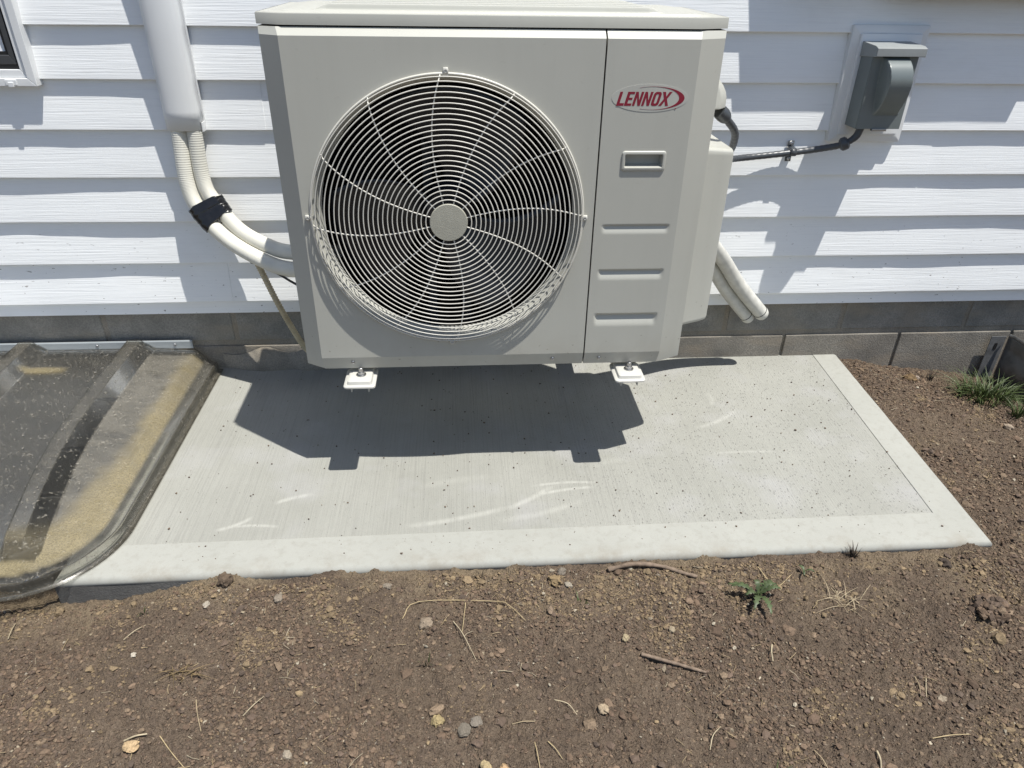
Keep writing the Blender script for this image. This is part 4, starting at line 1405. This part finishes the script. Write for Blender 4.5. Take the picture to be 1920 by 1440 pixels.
frame((WX0 + 0.0462, WX1 - 0.0422, WZ0 + 0.0522, WZ1 - 0.051), (WX0 + 0.075, WX1 - 0.056, WZ0 + 0.074, WZ1 - 0.08), -0.024, 0.004, "sash", M_SASHGREY)
frame((WX0 + 0.0752, WX1 - 0.0562, WZ0 + 0.0742, WZ1 - 0.081), (WX0 + 0.083, WX1 - 0.064, WZ0 + 0.082, WZ1 - 0.088), -0.018, 0.004, "screen_frame", M_GASKET, 0)
mb = MB()
mb.box(WX0 + 0.083, WX1 - 0.064, -0.004, 0.002, WZ0 + 0.082, WZ1 - 0.088)
mb.build("glass", M_GLASS, win)
mb = MB()
mb.box(-1.245, -1.217, -0.0415, -0.0375, 0.892, 0.906)
mb.box(-1.238, -1.224, -0.044, -0.041, 0.888, 0.900)
mb.build("weep_cover", M_WHITEPVC, win, bevel=0.001)

# ================================================================== WINDOW WELL with clear plastic cover (left)
well = empty("window_well", (-1.7, -0.4, -0.8), "dark sunken window well beneath the clear cover", "window well")
mb = MB()
XA, XB, YA = -2.5, -1.0, -0.895
outl = [(XB, 0.016), (XB, YA + 0.2)] + [(XB - 0.2 + 0.2 * math.cos(a), YA + 0.2 + 0.2 * math.sin(a)) for a in [-(math.pi / 2) * k / 8 for k in range(1, 9)]] + [(XA + 0.2, YA)] + [(XA + 0.2 - 0.2 * math.sin(a), YA + 0.2 - 0.2 * math.cos(a)) for a in [(math.pi / 2) * k / 8 for k in range(1, 9)]] + [(XA, 0.016)]
rings = []
for k in range(61):
    z = 0.012 - 0.82 * k / 60
    bl = 0.006 * math.sin(z * 2 * math.pi / 0.07)
    rings.append([(a + (0.0 if b > 0 else (bl if a > -1.7 else -bl)), b + (bl if b < -0.6 else 0), z) for a, b in outl])
mb.loft(rings, False, False)
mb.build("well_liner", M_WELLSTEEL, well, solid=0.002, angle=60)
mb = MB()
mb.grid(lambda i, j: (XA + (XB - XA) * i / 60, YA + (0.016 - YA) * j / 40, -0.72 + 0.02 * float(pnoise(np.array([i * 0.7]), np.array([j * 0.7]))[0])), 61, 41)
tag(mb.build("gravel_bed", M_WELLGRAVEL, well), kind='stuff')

cov = empty("well_cover", (-1.55, -0.45, 0.0), "clear dusty plastic window well cover with raised ribs, left of the slab", "window well cover")
CXR, CR, CYF = -0.884, 0.205, -0.982
CXL = -2.55
def yb(x):
    xc = CXR - CR
    if x <= xc: return CYF
    return CYF + CR - math.sqrt(max(0.0, CR * CR - (x - xc) ** 2))
def edge_dist(x, y):
    xc, yc = CXR - CR, CYF + CR
    if x > xc and y < yc:
        return CR - math.hypot(x - xc, y - yc)
    return min(CXR - x, y - CYF)
RIBS = [(-1.126, 0.032, 0.062), (-1.462, 0.034, 0.062), (-1.80, 0.034, 0.062), (-2.14, 0.034, 0.062)]
RHALF = 0.020
def rib_shift(x0, y):
    # the first rib bends towards the corner as it comes forward
    w0 = max(0.0, 1 - max(0.0, abs(x0 + 1.11) - 0.06) / 0.13)
    return 0.055 * (max(0.0, -y - 0.45) / 0.45) ** 1.6 * w0
def rib_h(x0, y):
    h = 0.0
    for (xc, wl, wr) in RIBS:
        d = x0 - xc
        if d < 0: a = 1 - max(0.0, (-d - RHALF)) / (wl - RHALF)
        else: a = 1 - max(0.0, (d - RHALF)) / (wr - RHALF)
        a = min(1, max(0, a))
        e = min(1, max(0, (y + 0.925) / 0.055))
        h = max(h, a * e)
    return h
def cov_z(x, y, x0=None):
    x0 = x if x0 is None else x0
    d = max(0.0, edge_dist(x, y))
    t = min(1.0, -y / 0.98)
    H = 0.052 * (1 - t ** 2.2) + 0.006
    z = 0.031 + H * sstep(d / 0.060) * 0.85 + H * 0.15 * sstep(d / 0.2)
    z += 0.030 * rib_h(x0, y) * sstep((d - 0.015) / 0.03) * (1.0 - 0.25 * t)
    if -y < 0.010: pass
    return z
NU, NV = 300, 90
brk = []
for xc, wl, wr in RIBS:
    brk += [xc - wl - 1e-4, xc - wl + 1e-4, xc - RHALF - 1e-4, xc - RHALF + 1e-4, xc + RHALF - 1e-4, xc + RHALF + 1e-4, xc + wr - 1e-4, xc + wr + 1e-4]
ux = np.array(sorted(set(list(np.linspace(CXR, -1.55, NU - 60)) + list(np.linspace(-1.556, CXL, 60)) + brk), reverse=True))
NU = len(ux)
vv = np.linspace(0, 1, NV)
mb = MB()
dirt = []
base_x = []
def covP(i, j):
    x = ux[i]
    y = -0.004 + (yb(x) + 0.004) * vv[j]
    if i == 0: y = -0.004 + (CYF + CR + 0.004) * vv[j]
    x1_ = x + rib_shift(x, y)
    if x < CXR - CR: y = max(y, yb(x1_))
    else: y = max(y, min(-0.004, yb(min(CXR, x1_))))
    base_x.append(x)
    return (x1_, y, cov_z(x1_, y, x))
mb.grid(covP, NU, NV)
for (x, y, z), x0_ in zip(mb.v, base_x):
    d = edge_dist(x, y)
    rr = rib_h(x0_, y)
    wall = 1.0 if 0.04 < rr < 0.93 else 0.0          # steep flanks of the ribs stay clean
    top = 1.0 if rr >= 0.93 else 0.0
    wob = 0.02 * float(pnoise(np.array([x * 6.]), np.array([y * 6.]))[0]) + 0.012 * float(pnoise(np.array([x * 25.]), np.array([y * 25.]))[0])
    fr_ = max(0.0, (-y - 0.45) / 0.53)
    inner = 0.055 + 0.085 * sstep(fr_ * 1.2) * (1.0 if x > -1.1 else 0.35) + wob
    tn = sstep((d - 0.020) / 0.010) * sstep((inner + 0.035 - d) / 0.07) * (0.45 + 0.55 * sstep((-y) / 0.45)) * sstep((-y - 0.03) / 0.02)
    tn = tn * (1 - 0.8 * wall) * (1 - 0.65 * top)
    e1 = max(0.0, 1 - abs(x + 1.355) / 0.075) * max(0.0, 1 - abs(y + 0.135) / 0.020)
    tn = max(tn, min(0.75, e1 * 2.2))
    gr_ = (0.09 + 0.72 * sstep((x0_ + 1.10) / 0.03)) * sstep((-y - 0.045) / 0.012) * sstep((d - 0.018) / 0.01)
    gr_ = (gr_ * (1 - wall) * (1 - 0.2 * top) + 0.05) if top < 0.5 else 0.36
    if d < 0.02: gr_ = max(gr_, 0.30)
    dirt.append((min(1, tn), min(1, gr_), 0, 1))
nt_ = len(mb.v)
# skirt and flange round the outer edge
loop = [(CXR, -0.004)] + [(CXR, -0.004 + (CYF + CR + 0.004) * t) for t in np.linspace(0.03, 1, 24)] + [(CXR - CR + CR * math.cos(a), CYF + CR + CR * math.sin(a)) for a in [-(math.pi / 2) * k / 16 for k in range(1, 17)]] + [(x, CYF) for x in np.linspace(CXR - CR - 0.03, CXL, 40)]
def outp(p, d):
    xc, yc = CXR - CR, CYF + CR
    if p[1] >= yc - 1e-6: return (p[0] + d, p[1])
    if p[0] <= xc + 1e-6: return (p[0], p[1] - d)
    v = Vector((p[0] - xc, p[1] - yc)).normalized() * d
    return (p[0] + v.x, p[1] + v.y)
sk = []
for d, z in ((0.0, 0.0305), (0.003, 0.0325), (0.0055, 0.030), (0.006, 0.010), (0.008, 0.007), (0.020, 0.0055)):
    sk.append([(*outp(p, d), z) for p in loop])
mb.loft(sk, False, False)
dirt += [(0.06, 0.30, 0, 1)] * (len(mb.v) - nt_)
cb = mb.build("cover_shell", M_COVER, cov, angle=40)
at = cb.data.color_attributes.new("dirt", 'FLOAT_COLOR', 'POINT')
at.data.foreach_set('color', np.array(dirt, np.float32).ravel())
md = cb.modifiers.new("thickness", 'SOLIDIFY'); md.thickness = 0.0025; md.offset = -1
# upright wall flange
mb = MB()
mb.prism([(-0.004, 0.0855), (-0.004, 0.1100), (-0.0015, 0.1125), (0.0025, 0.1125), (0.0025, 0.1105), (-0.0012, 0.1085), (-0.0012, 0.0855)], 'x', CXL, -0.944)
wf = mb.build("wall_flange", simple("flange_plastic", (0.26, 0.28, 0.29), 0.2), cov, angle=30)
s4 = None
for x in (-1.50, -1.245, -1.0, -1.75):
    if s4 is None:
        s4 = screw_mesh(0.0045).build("screw", M_STEEL, cov, angle=40, origin=(0, 0, 0))
        s4.location = Vector((x, -0.005, 0.100)) - wloc(cov)
    else:
        inst(s4, cov, (x, -0.005, 0.100))
ms = screw_mesh(0.006)
o = ms.build("clip_screw", M_STEEL, cov, angle=40, origin=(0, 0, 0))
o.rotation_euler = (R(-75), 0, 0)
o.location = Vector((-1.165, -0.880, cov_z(-1.165, -0.880) + 0.0015)) - wloc(cov)

# ================================================================== STEEL WINDOW WELL at the right edge
gw = empty("steel_window_well", (2.1, -0.1, -0.08), "galvanised steel window well end at the right edge, grass in front", "window well")
mb = MB()
pts = [(1.868, -0.016)]
for k in range(25):
    a = math.pi + math.pi * k / 24
    pts.append((2.42 + 0.545 * math.cos(a), -0.03 + 0.62 * math.sin(a)))
rings = []
for k in range(33):
    z = 0.078 - 0.40 * k / 32
    bl = 0.007 * math.sin(k * 0.55) if k > 3 else 0
    rings.append([(a + (bl if a < 2.42 else -bl) * (b < -0.02), b, z) for a, b in pts])
mb.loft(rings, False, False)
mb.build("curved_wall", M_GALV, gw, solid=0.0016, angle=50)
mb = MB()
mb.tube([(a, b, 0.079) for a, b in pts], 0.0055, 8)
mb.build("rolled_rim", M_STEEL, gw)
mb = MB()
mb.box(1.812, 1.868, -0.004, -0.0015, -0.30, 0.070)
mb.build("wall_flange", simple("flange_zinc", (0.13, 0.132, 0.135), 0.6, 0.3, 0.35, 25), gw, bevel=0.0008)
mb = MB()
mb.loft([[(1.838 + a, -0.0042, 0.030 + b) for a, b in rrect(-0.006, 0.006, -0.014, 0.014, 0.005, 3)], [(1.838 + a, -0.0052, 0.030 + b) for a, b in rrect(-0.006, 0.006, -0.014, 0.014, 0.005, 3)]], True, True)
mb.build("bolt_slot", M_INSIDE, gw)

# ================================================================== PLANTS
def blade(mb, p, h, lean, az, wd, segs=5, twist=0.0):
    d = Vector((math.cos(az), math.sin(az), 0))
    s_ = Vector((-d.y, d.x, 0))
    L, Rr, Mm = [], [], []
    for k in range(segs + 1):
        t = k / segs
        c = Vector(p) + d * (lean * h * t ** 1.8) + Vector((0, 0, h * (t - 0.35 * lean * t ** 3)))
        wv = wd * (1 - t ** 1.5) * 0.5 + 0.0002
        sv = (s_ * math.cos(twist * t) + Vector((0, 0, 1)) * math.sin(twist * t) * 0.5)
        L.append(c - sv * wv); Rr.append(c + sv * wv); Mm.append(c - Vector((0, 0, wv * 0.5)))
    b = mb.add(L + Mm + Rr, [])
    n = segs + 1
    for k in range(segs):
        mb.f += [(b + k, b + k + 1, b + n + k + 1, b + n + k), (b + n + k, b + n + k + 1, b + 2 * n + k + 1, b + 2 * n + k)]
        mb.m += [0, 0]
def sz(x, y):
    return float(soil_h(np.array([x]), np.array([y]))[0])
def tuft(name, x, y, n, spread, h, wd, mt, label, cat, lean=0.6, mess=0.9):
    mb = MB()
    for k in range(n):
        r = spread * random.random() ** 0.6
        a = random.uniform(0, 6.283)
        px_, py_ = x + r * math.cos(a), y + r * math.sin(a) * 0.7
        blade(mb, (px_, py_, sz(px_, py_) - 0.004), h * random.uniform(0.4, 1.1), random.uniform(0.15, lean * 1.6), a + random.uniform(-mess, mess), wd * random.uniform(0.6, 1.3), 5, random.uniform(-1, 1))
    o = mb.build(name, mt, None, angle=80, origin=(x, y, sz(x, y)))
    return tag(o, label, cat)
tuft("grass_tuft", 1.715, -0.185, 330, 0.095, 0.100, 0.0036, M_GRASS, "biggest green grass tuft against the steel well at the right edge", "grass", 0.95)
tuft("grass_tuft", 1.735, -0.325, 50, 0.030, 0.075, 0.0036, M_GRASS, "smaller green grass tuft at the right edge in front of the big tuft", "grass")
tuft("dry_weed", 1.590, -0.060, 16, 0.012, 0.075, 0.0030, M_WOODDARK, "dark withered weed stalks standing at the block wall by the grass", "weed", 0.3)
tuft("grass_sprout", -0.152, -1.187, 5, 0.006, 0.040, 0.0042, M_GRASS, "single small green grass sprout in the soil at the middle front", "grass", 0.5)
tuft("grass_sprout", -0.775, -1.002, 5, 0.008, 0.026, 0.0030, M_GRASS, "tiny grass sprout in the soil below the left slab corner", "grass", 0.7)
tuft("grass_sprout", 0.185, -1.052, 5, 0.012, 0.024, 0.0032, M_GRASS, "tiny dull grass sprout right of the long bent straw", "grass", 0.8)
tuft("grass_sprout", 0.480, -1.445, 9, 0.016, 0.030, 0.0034, M_GRASS, "short grass sprouts at the bottom edge beside the dry straw bundle", "grass", 0.9)
tuft("root_tuft", 0.853, -0.952, 26, 0.009, 0.045, 0.0040, M_WOODDARK, "dark root stub poking up at the front edge of the slab, right part", "root", 0.35)
tuft("root_tuft", -0.037, -0.962, 10, 0.007, 0.030, 0.0024, M_WOODDARK, "small dark root wisp at the middle of the slab edge", "root", 0.5)
tuft("dry_grass_clump", -0.632, -1.183, 34, 0.024, 0.030, 0.0022, simple("dry_clump", (0.15, 0.105, 0.05), 0.8, 0, 0.4, 60), "brown dead grass clump in the soil at lower left", "grass clump", 1.4, 3.1)
tuft("dry_grass_clump", 0.772, -1.085, 40, 0.042, 0.036, 0.0017, simple("pale_clump", (0.30, 0.24, 0.155), 0.8, 0, 0.3, 60), "pale dead grass clump in the soil right of the green weed", "grass clump", 1.7, 3.1)

def weed(x, y, label, k=1.0, n=6):
    w_ = empty("weed_plant", (x, y, sz(x, y)), label, "weed")
    for i in range(n):
        a = -0.4 + 6.283 * i / n + random.uniform(-0.3, 0.3)
        L = k * random.uniform(0.026, 0.066)
        mb = MB()
        d = Vector((math.cos(a), math.sin(a), 0)); s_ = Vector((-d.y, d.x, 0))
        b0 = Vector((x, y, sz(x, y) + 0.008))
        rows = []
        hz_ = random.uniform(0.008, 0.026); cv_ = random.uniform(-0.012, 0.012)
        for j in range(13):
            t = j / 12
            c = b0 + d * (L * t) + Vector((0, 0, hz_ * k * math.sin(t * 2.4))) + s_ * (cv_ * t * t)
            wv = (0.0008 + 0.0048 * math.sin(min(1, t * 1.02) * math.pi) ** 0.8) * (1 + (0.55 if j % 2 else -0.45)) * k * (t < 0.99)
            rows.append([c - s_ * wv + Vector((0, 0, wv * 0.4)), c, c + s_ * wv + Vector((0, 0, wv * 0.4))])
        mb.loft(rows, False, False)
        mb.build("leaf", M_LEAF, w_, angle=80, solid=0.0004)
    mb = MB()
    mb.tube([(x, y, sz(x, y) - 0.004), (x, y, sz(x, y) + 0.010)], 0.0016, 6)
    mb.build("stem", M_LEAF, w_)
weed(0.578, -1.062, "green leafy weed seedling in the soil below the slab, right of centre", 1.05, 9)
weed(0.712, -0.995, "tiny dark green seedling just right of the larger weed, near the slab", 0.45, 4)

# ================================================================== STICKS, STRAW, STONES, CLODS
def colour_attr(o, c):
    at = o.data.color_attributes.new("piece_colour", 'FLOAT_COLOR', 'POINT')
    n = len(o.data.vertices)
    at.data.foreach_set('color', np.tile(np.array([c[0], c[1], c[2], 1.0], np.float32), n))
def stick(path, r, mt, label, name="stick", lift=0.004):
    P = catmull([(x, y, sz(x, y) + lift + dz) for x, y, dz in path], 26)
    mb = MB()
    mb.tube(P, [r * (0.8 + 0.35 * random.random()) * (1 - 0.3 * i / 26) for i in range(27)], 9)
    o = mb.build(name, mt, None, angle=70, origin=tuple(P[0]))
    return tag(o, label, "stick")
stick([(0.287, -1.190, 0.004), (0.345, -1.212, 0.002), (0.410, -1.236, 0.002)], 0.0042, M_WOOD, "short straight grey brown stick lying on the soil right of centre")
stick([(0.262, -0.958, 0.004), (0.320, -0.962, 0.008), (0.385, -0.966, 0.006), (0.430, -0.978, 0.004), (0.462, -0.992, 0.0)], 0.0058, M_WOOD, "gnarled brown twig lying along the front edge of the slab", "twig")

STRAW = [[(-0.207, -1.072), (-0.174, -1.032), (-0.01, -1.042), (0.024, -1.066), (0.056, -1.101)], [(-0.071, -1.043), (-0.079, -1.117)], [(-0.098, -1.088), (-0.078, -1.128), (-0.05, -1.189)], [(-0.786, -1.08), (-0.754, -1.045)], [(-0.699, -1.308), (-0.658, -1.303)], [(-0.636, -1.305), (-0.57, -1.371)], [(-1.043, -1.045), (-1.053, -0.998)], [(-0.591, -1.236), (-0.565, -1.298)], [(-0.493, -1.276), (-0.461, -1.241)], [(0.098, -1.273), (0.122, -1.285), (0.138, -1.303)], [(0.611, -0.973), (0.626, -1.039), (0.683, -0.998)], [(0.565, -1.183), (0.549, -1.227)], [(0.835, -1.263), (0.82, -1.311)], [(0.859, -1.265), (0.835, -1.307)], [(0.371, -1.39), (0.383, -1.367), (0.402, -1.352)], [(0.673, -1.416), (0.665, -1.45)], [(0.564, -1.401), (0.569, -1.422), (0.572, -1.444)], [(0.051, -1.357), (0.053, -1.383), (0.056, -1.413)], [(0.075, -1.361), (0.098, -1.392)], [(0.012, -1.319), (0.055, -1.32)], [(0.791, -1.397), (0.866, -1.393)], [(1.163, -0.108), (1.153, -0.171)], [(1.466, -0.077), (1.534, -0.061)], [(1.613, -0.139), (1.582, -0.127)]]
STRAW_L = ["longest golden straw, bent at both ends, on the soil at centre", "short straw standing below the longest bent straw", "kinked thin straw reaching down from the long straw at centre",
           "pale straw slanting on the soil at upper left, below the slab corner", "thick pale yellow straw beside the flat tan stone at lower left", "long pale straw running to the bottom edge at lower left",
           "short straw at the far left below the plastic cover", "thin upright straw just right of the flat tan stone", "slanted brown straw right of the dead grass clump",
           "pale curved straw left below the grey brown stick", "V shaped pale straw above the green weed", "stubby upright straw piece below the green weed",
           "left upright straw of the ladder like pair at lower right", "right upright straw of the ladder like pair at lower right", "curly pale root fibre right of centre near the bottom",
           "thick pale straw at the bottom edge, right part", "long thin straw at the bottom edge beside the grass sprouts", "thin wavy straw at the bottom edge near the centre",
           "short slanted straw at the bottom near the centre, right of the wavy one", "pale flat straw left of the wavy one near the bottom centre", "thin straw lying level at lower right corner",
           "tiny straw lying close to the right slab edge near the wall", "pale straw on the soil halfway between slab and steel well", "short straw beside the big grass tuft"]
for k, (pl, lb) in enumerate(zip(STRAW, STRAW_L)):
    pts = [(x + 0.0, y, sz(x, y) + 0.0035 + (0.005 if 0 < i < len(pl) - 1 else 0)) for i, (x, y) in enumerate(pl)]
    if len(pts) == 2:
        m_ = ((pts[0][0] + pts[1][0]) / 2 + random.uniform(-.003, .003), (pts[0][1] + pts[1][1]) / 2, (pts[0][2] + pts[1][2]) / 2 + 0.004)
        pts = [pts[0], m_, pts[1]]
    P = catmull(pts, 16)
    r = 0.00105 if k not in (4, 11, 15) else 0.0020
    mb = MB()
    mb.tube(P, [r * (1 - 0.3 * i / 16) for i in range(17)], 6)
    o = mb.build("straw", M_STRAW, None, angle=80, origin=tuple(P[0]))
    colour_attr(o, random.choice([(0.42, 0.33, 0.19), (0.36, 0.285, 0.18), (0.44, 0.37, 0.25)]))
    tag(o, lb, "straw", "dry straws lying on the soil")

# fine chaff too small to count
VV, FF, CC = [], [], []
mb = MB()
px, py = soil_points(620)
cols = []
for x, y in zip(px, py):
    L = random.uniform(0.006, 0.026) * (1.6 if random.random() < 0.12 else 1)
    a = random.uniform(0, math.pi)
    z = sz(x, y) + 0.003
    d = Vector((math.cos(a), math.sin(a), random.uniform(-0.15, 0.25))) * L / 2
    b_ = Vector((random.uniform(-1, 1), random.uniform(-1, 1), 0.5)) * L * 0.10
    n0 = len(mb.v)
    c = Vector((x, y, z))
    mb.tube([c - d, c + b_, c + d], random.uniform(0.00035, 0.0008), 4)
    cc = random.choice([(0.36, 0.28, 0.16), (0.30, 0.23, 0.14), (0.24, 0.175, 0.11), (0.40, 0.34, 0.24)])
    cols += [(*cc, 1)] * (len(mb.v) - n0)
o = mb.build("straw_chaff", M_STRAW, None, smooth=False)
at = o.data.color_attributes.new("piece_colour", 'FLOAT_COLOR', 'POINT')
at.data.foreach_set('color', np.array(cols, np.float32).ravel())
tag(o, "short straw chaff and root fibres strewn over the soil", kind='stuff')

STONE = [((-0.68, -1.326), 0.017, (0.46, 0.33, 0.19), 0.35, "flat tan stone on the soil at lower left"), ((0.19, -1.3), 0.012, (0.36, 0.28, 0.19), 0.6, "angular tan stone left of the bottom centre, below the grey brown stick"),
         ((-0.128, -1.309), 0.013, (0.32, 0.25, 0.13), 0.7, "rounded yellowish stone near the bottom, left of the slate pair"), ((-0.078, -1.328), 0.015, (0.155, 0.135, 0.108), 0.35, "left flat grey slate chip of the touching pair"),
         ((-0.055, -1.312), 0.014, (0.19, 0.165, 0.135), 0.35, "right flat grey slate chip of the touching pair"), ((-0.748, -1.125), 0.006, (0.48, 0.43, 0.35), 0.8, "small round white pebble at lower left"),
         ((-0.632, -1.014), 0.009, (0.34, 0.30, 0.24), 0.6, "pale grey pebble below the slab, left part"), ((-0.483, -0.998), 0.014, (0.22, 0.185, 0.145), 0.8, "oval grey stone standing proud below the slab edge"),
         ((0.132, -0.992), 0.018, (0.25, 0.18, 0.10), 0.7, "largest tan stone below the slab edge at centre"), ((0.150, -0.966), 0.012, (0.18, 0.155, 0.125), 0.8, "grey stone just above the largest tan stone at the slab edge"),
         ((0.161, -1.006), 0.009, (0.32, 0.28, 0.22), 0.7, "white grey pebble right of the largest tan stone"), ((0.112, -1.075), 0.010, (0.23, 0.17, 0.12), 0.7, "small brown stone right of the long straw end"),
         ((-0.040, -1.404), 0.015, (0.38, 0.30, 0.17), 0.7, "tan stone at the bottom edge, left of two touching"), ((-0.008, -1.408), 0.013, (0.40, 0.27, 0.15), 0.7, "orange tan stone at the bottom edge, right of two touching"),
         ((0.261, -1.155), 0.009, (0.33, 0.27, 0.17), 0.7, "small tan stone above the grey brown stick"), ((0.862, -1.314), 0.011, (0.28, 0.23, 0.17), 0.7, "pale stone beside the ladder like straws at lower right"),
         ((1.55, -0.051), 0.012, (0.27, 0.22, 0.18), 0.7, "grey brown stone by the block wall, right of the slab"), ((1.643, -0.397), 0.015, (0.30, 0.24, 0.18), 0.7, "rounded stone near the right edge below the grass"),
         ((-0.397, -1.355), 0.010, (0.30, 0.255, 0.195), 0.6, "pale pebble at the bottom edge, left of the bottom tan stones"), ((-0.245, -0.985), 0.012, (0.22, 0.185, 0.145), 0.5, "grey flat stone at the slab edge left of centre"),
         ((-0.155, -1.085), 0.017, (0.24, 0.19, 0.14), 0.45, "wide flat pale stone under the long bent straw")]
def lump(name, x, y, r, c, flat, label, cat, jit=0.18, shape=None, group=None, rough=1.0):
    v0, f0 = ico(3) if shape is None else shape
    ph = random.uniform(0, 50)
    vs = []
    th = random.uniform(0, 3.1); ct, st_ = math.cos(th), math.sin(th)
    ax = random.uniform(0.75, 1.0)
    n1 = [mnoise.noise(Vector(p) * 1.2 * rough + Vector((ph, 0, 0))) for p in v0]
    n2 = [mnoise.noise(Vector(p) * 3.4 * rough + Vector((0, ph, 0))) + 0.6 * mnoise.noise(Vector(p) * 8 * rough + Vector((0, ph, 3))) for p in v0]
    z0 = sz(x, y)
    for p, a, b in zip(v0, n1, n2):
        k = r * (1 + jit * 1.6 * a + jit * 0.9 * b)
        u, v_ = p[0] * k, p[1] * k * ax
        vs.append((x + u * ct - v_ * st_, y + u * st_ + v_ * ct, z0 + p[2] * k * flat + r * flat * 0.45))
    mb = MB()
    mb.add(vs, [tuple(f) for f in f0])
    o = mb.build(name, M_PIECE, None, angle=35, origin=(x, y, z0))
    colour_attr(o, c)
    return tag(o, label, cat, group)
def clod(x, y, r, label):
    """a crumbly lump: many small angular crumbs pressed into one body"""
    mb = MB(); cols = []
    z0 = sz(x, y)
    v0, f0 = ICO1
    pts = [(0, 0, 0.0, 0.80)]
    for k in range(150):
        a = random.uniform(0, 6.283); e = random.uniform(-0.1, 1.45)
        q_ = 0.72 + 0.16 * mnoise.noise(Vector((math.cos(a), math.sin(a), e)) * 1.4) + random.uniform(-0.06, 0.10)
        pts.append((math.cos(a) * math.cos(e) * q_ * 1.12, math.sin(a) * math.cos(e) * q_ * 0.9, math.sin(e) * q_ * 0.78, random.choice((0.10, 0.13, 0.17, 0.24))))
    for (u, v_, w_, k) in pts:
        c = Vector((x + u * r, y + v_ * r, z0 + r * 0.12 + w_ * r))
        col = PAL[random.randrange(6)] * random.uniform(0.8, 1.2)
        n0 = len(mb.v)
        mb.add([c + Vector((p[0], p[1], p[2] * 0.8)) * (k * r * random.uniform(0.7, 1.25)) for p in v0], [tuple(f) for f in f0])
        cols += [(*col, 1)] * (len(mb.v) - n0)
    o = mb.build("soil_clod", M_PIECE, None, smooth=False, origin=(x, y, z0))
    at = o.data.color_attributes.new("piece_colour", 'FLOAT_COLOR', 'POINT')
    at.data.foreach_set('color', np.array(cols, np.float32).ravel())
    return tag(o, label, "clod")
for (xy, r, c, fl, lb) in STONE:
    lump("stone", xy[0], xy[1], r * 0.88, c, fl, lb, "stone", 0.26)
clod(1.082, -1.128, 0.045, "biggest crumbly brown soil clod at the right edge of the soil")
lump("soil_clod", -0.604, -0.962, 0.016, (0.12, 0.088, 0.062), 0.9, "small soil clod sitting against the slab edge, left part", "clod", 0.30, ico(3), None, 1.6)
lump("soil_clod", 1.500, -0.085, 0.020, (0.17, 0.115, 0.062), 0.8, "ochre soil clod by the withered weed at the block wall", "clod", 0.28, ico(3), None, 1.6)
lump("soil_clod", 1.06, -0.985, 0.014, (0.055, 0.042, 0.034), 0.7, "dark soil clod at the front right corner of the slab", "clod", 0.30, ico(3), None, 1.6)
print("script done, objects:", len(bpy.data.objects))
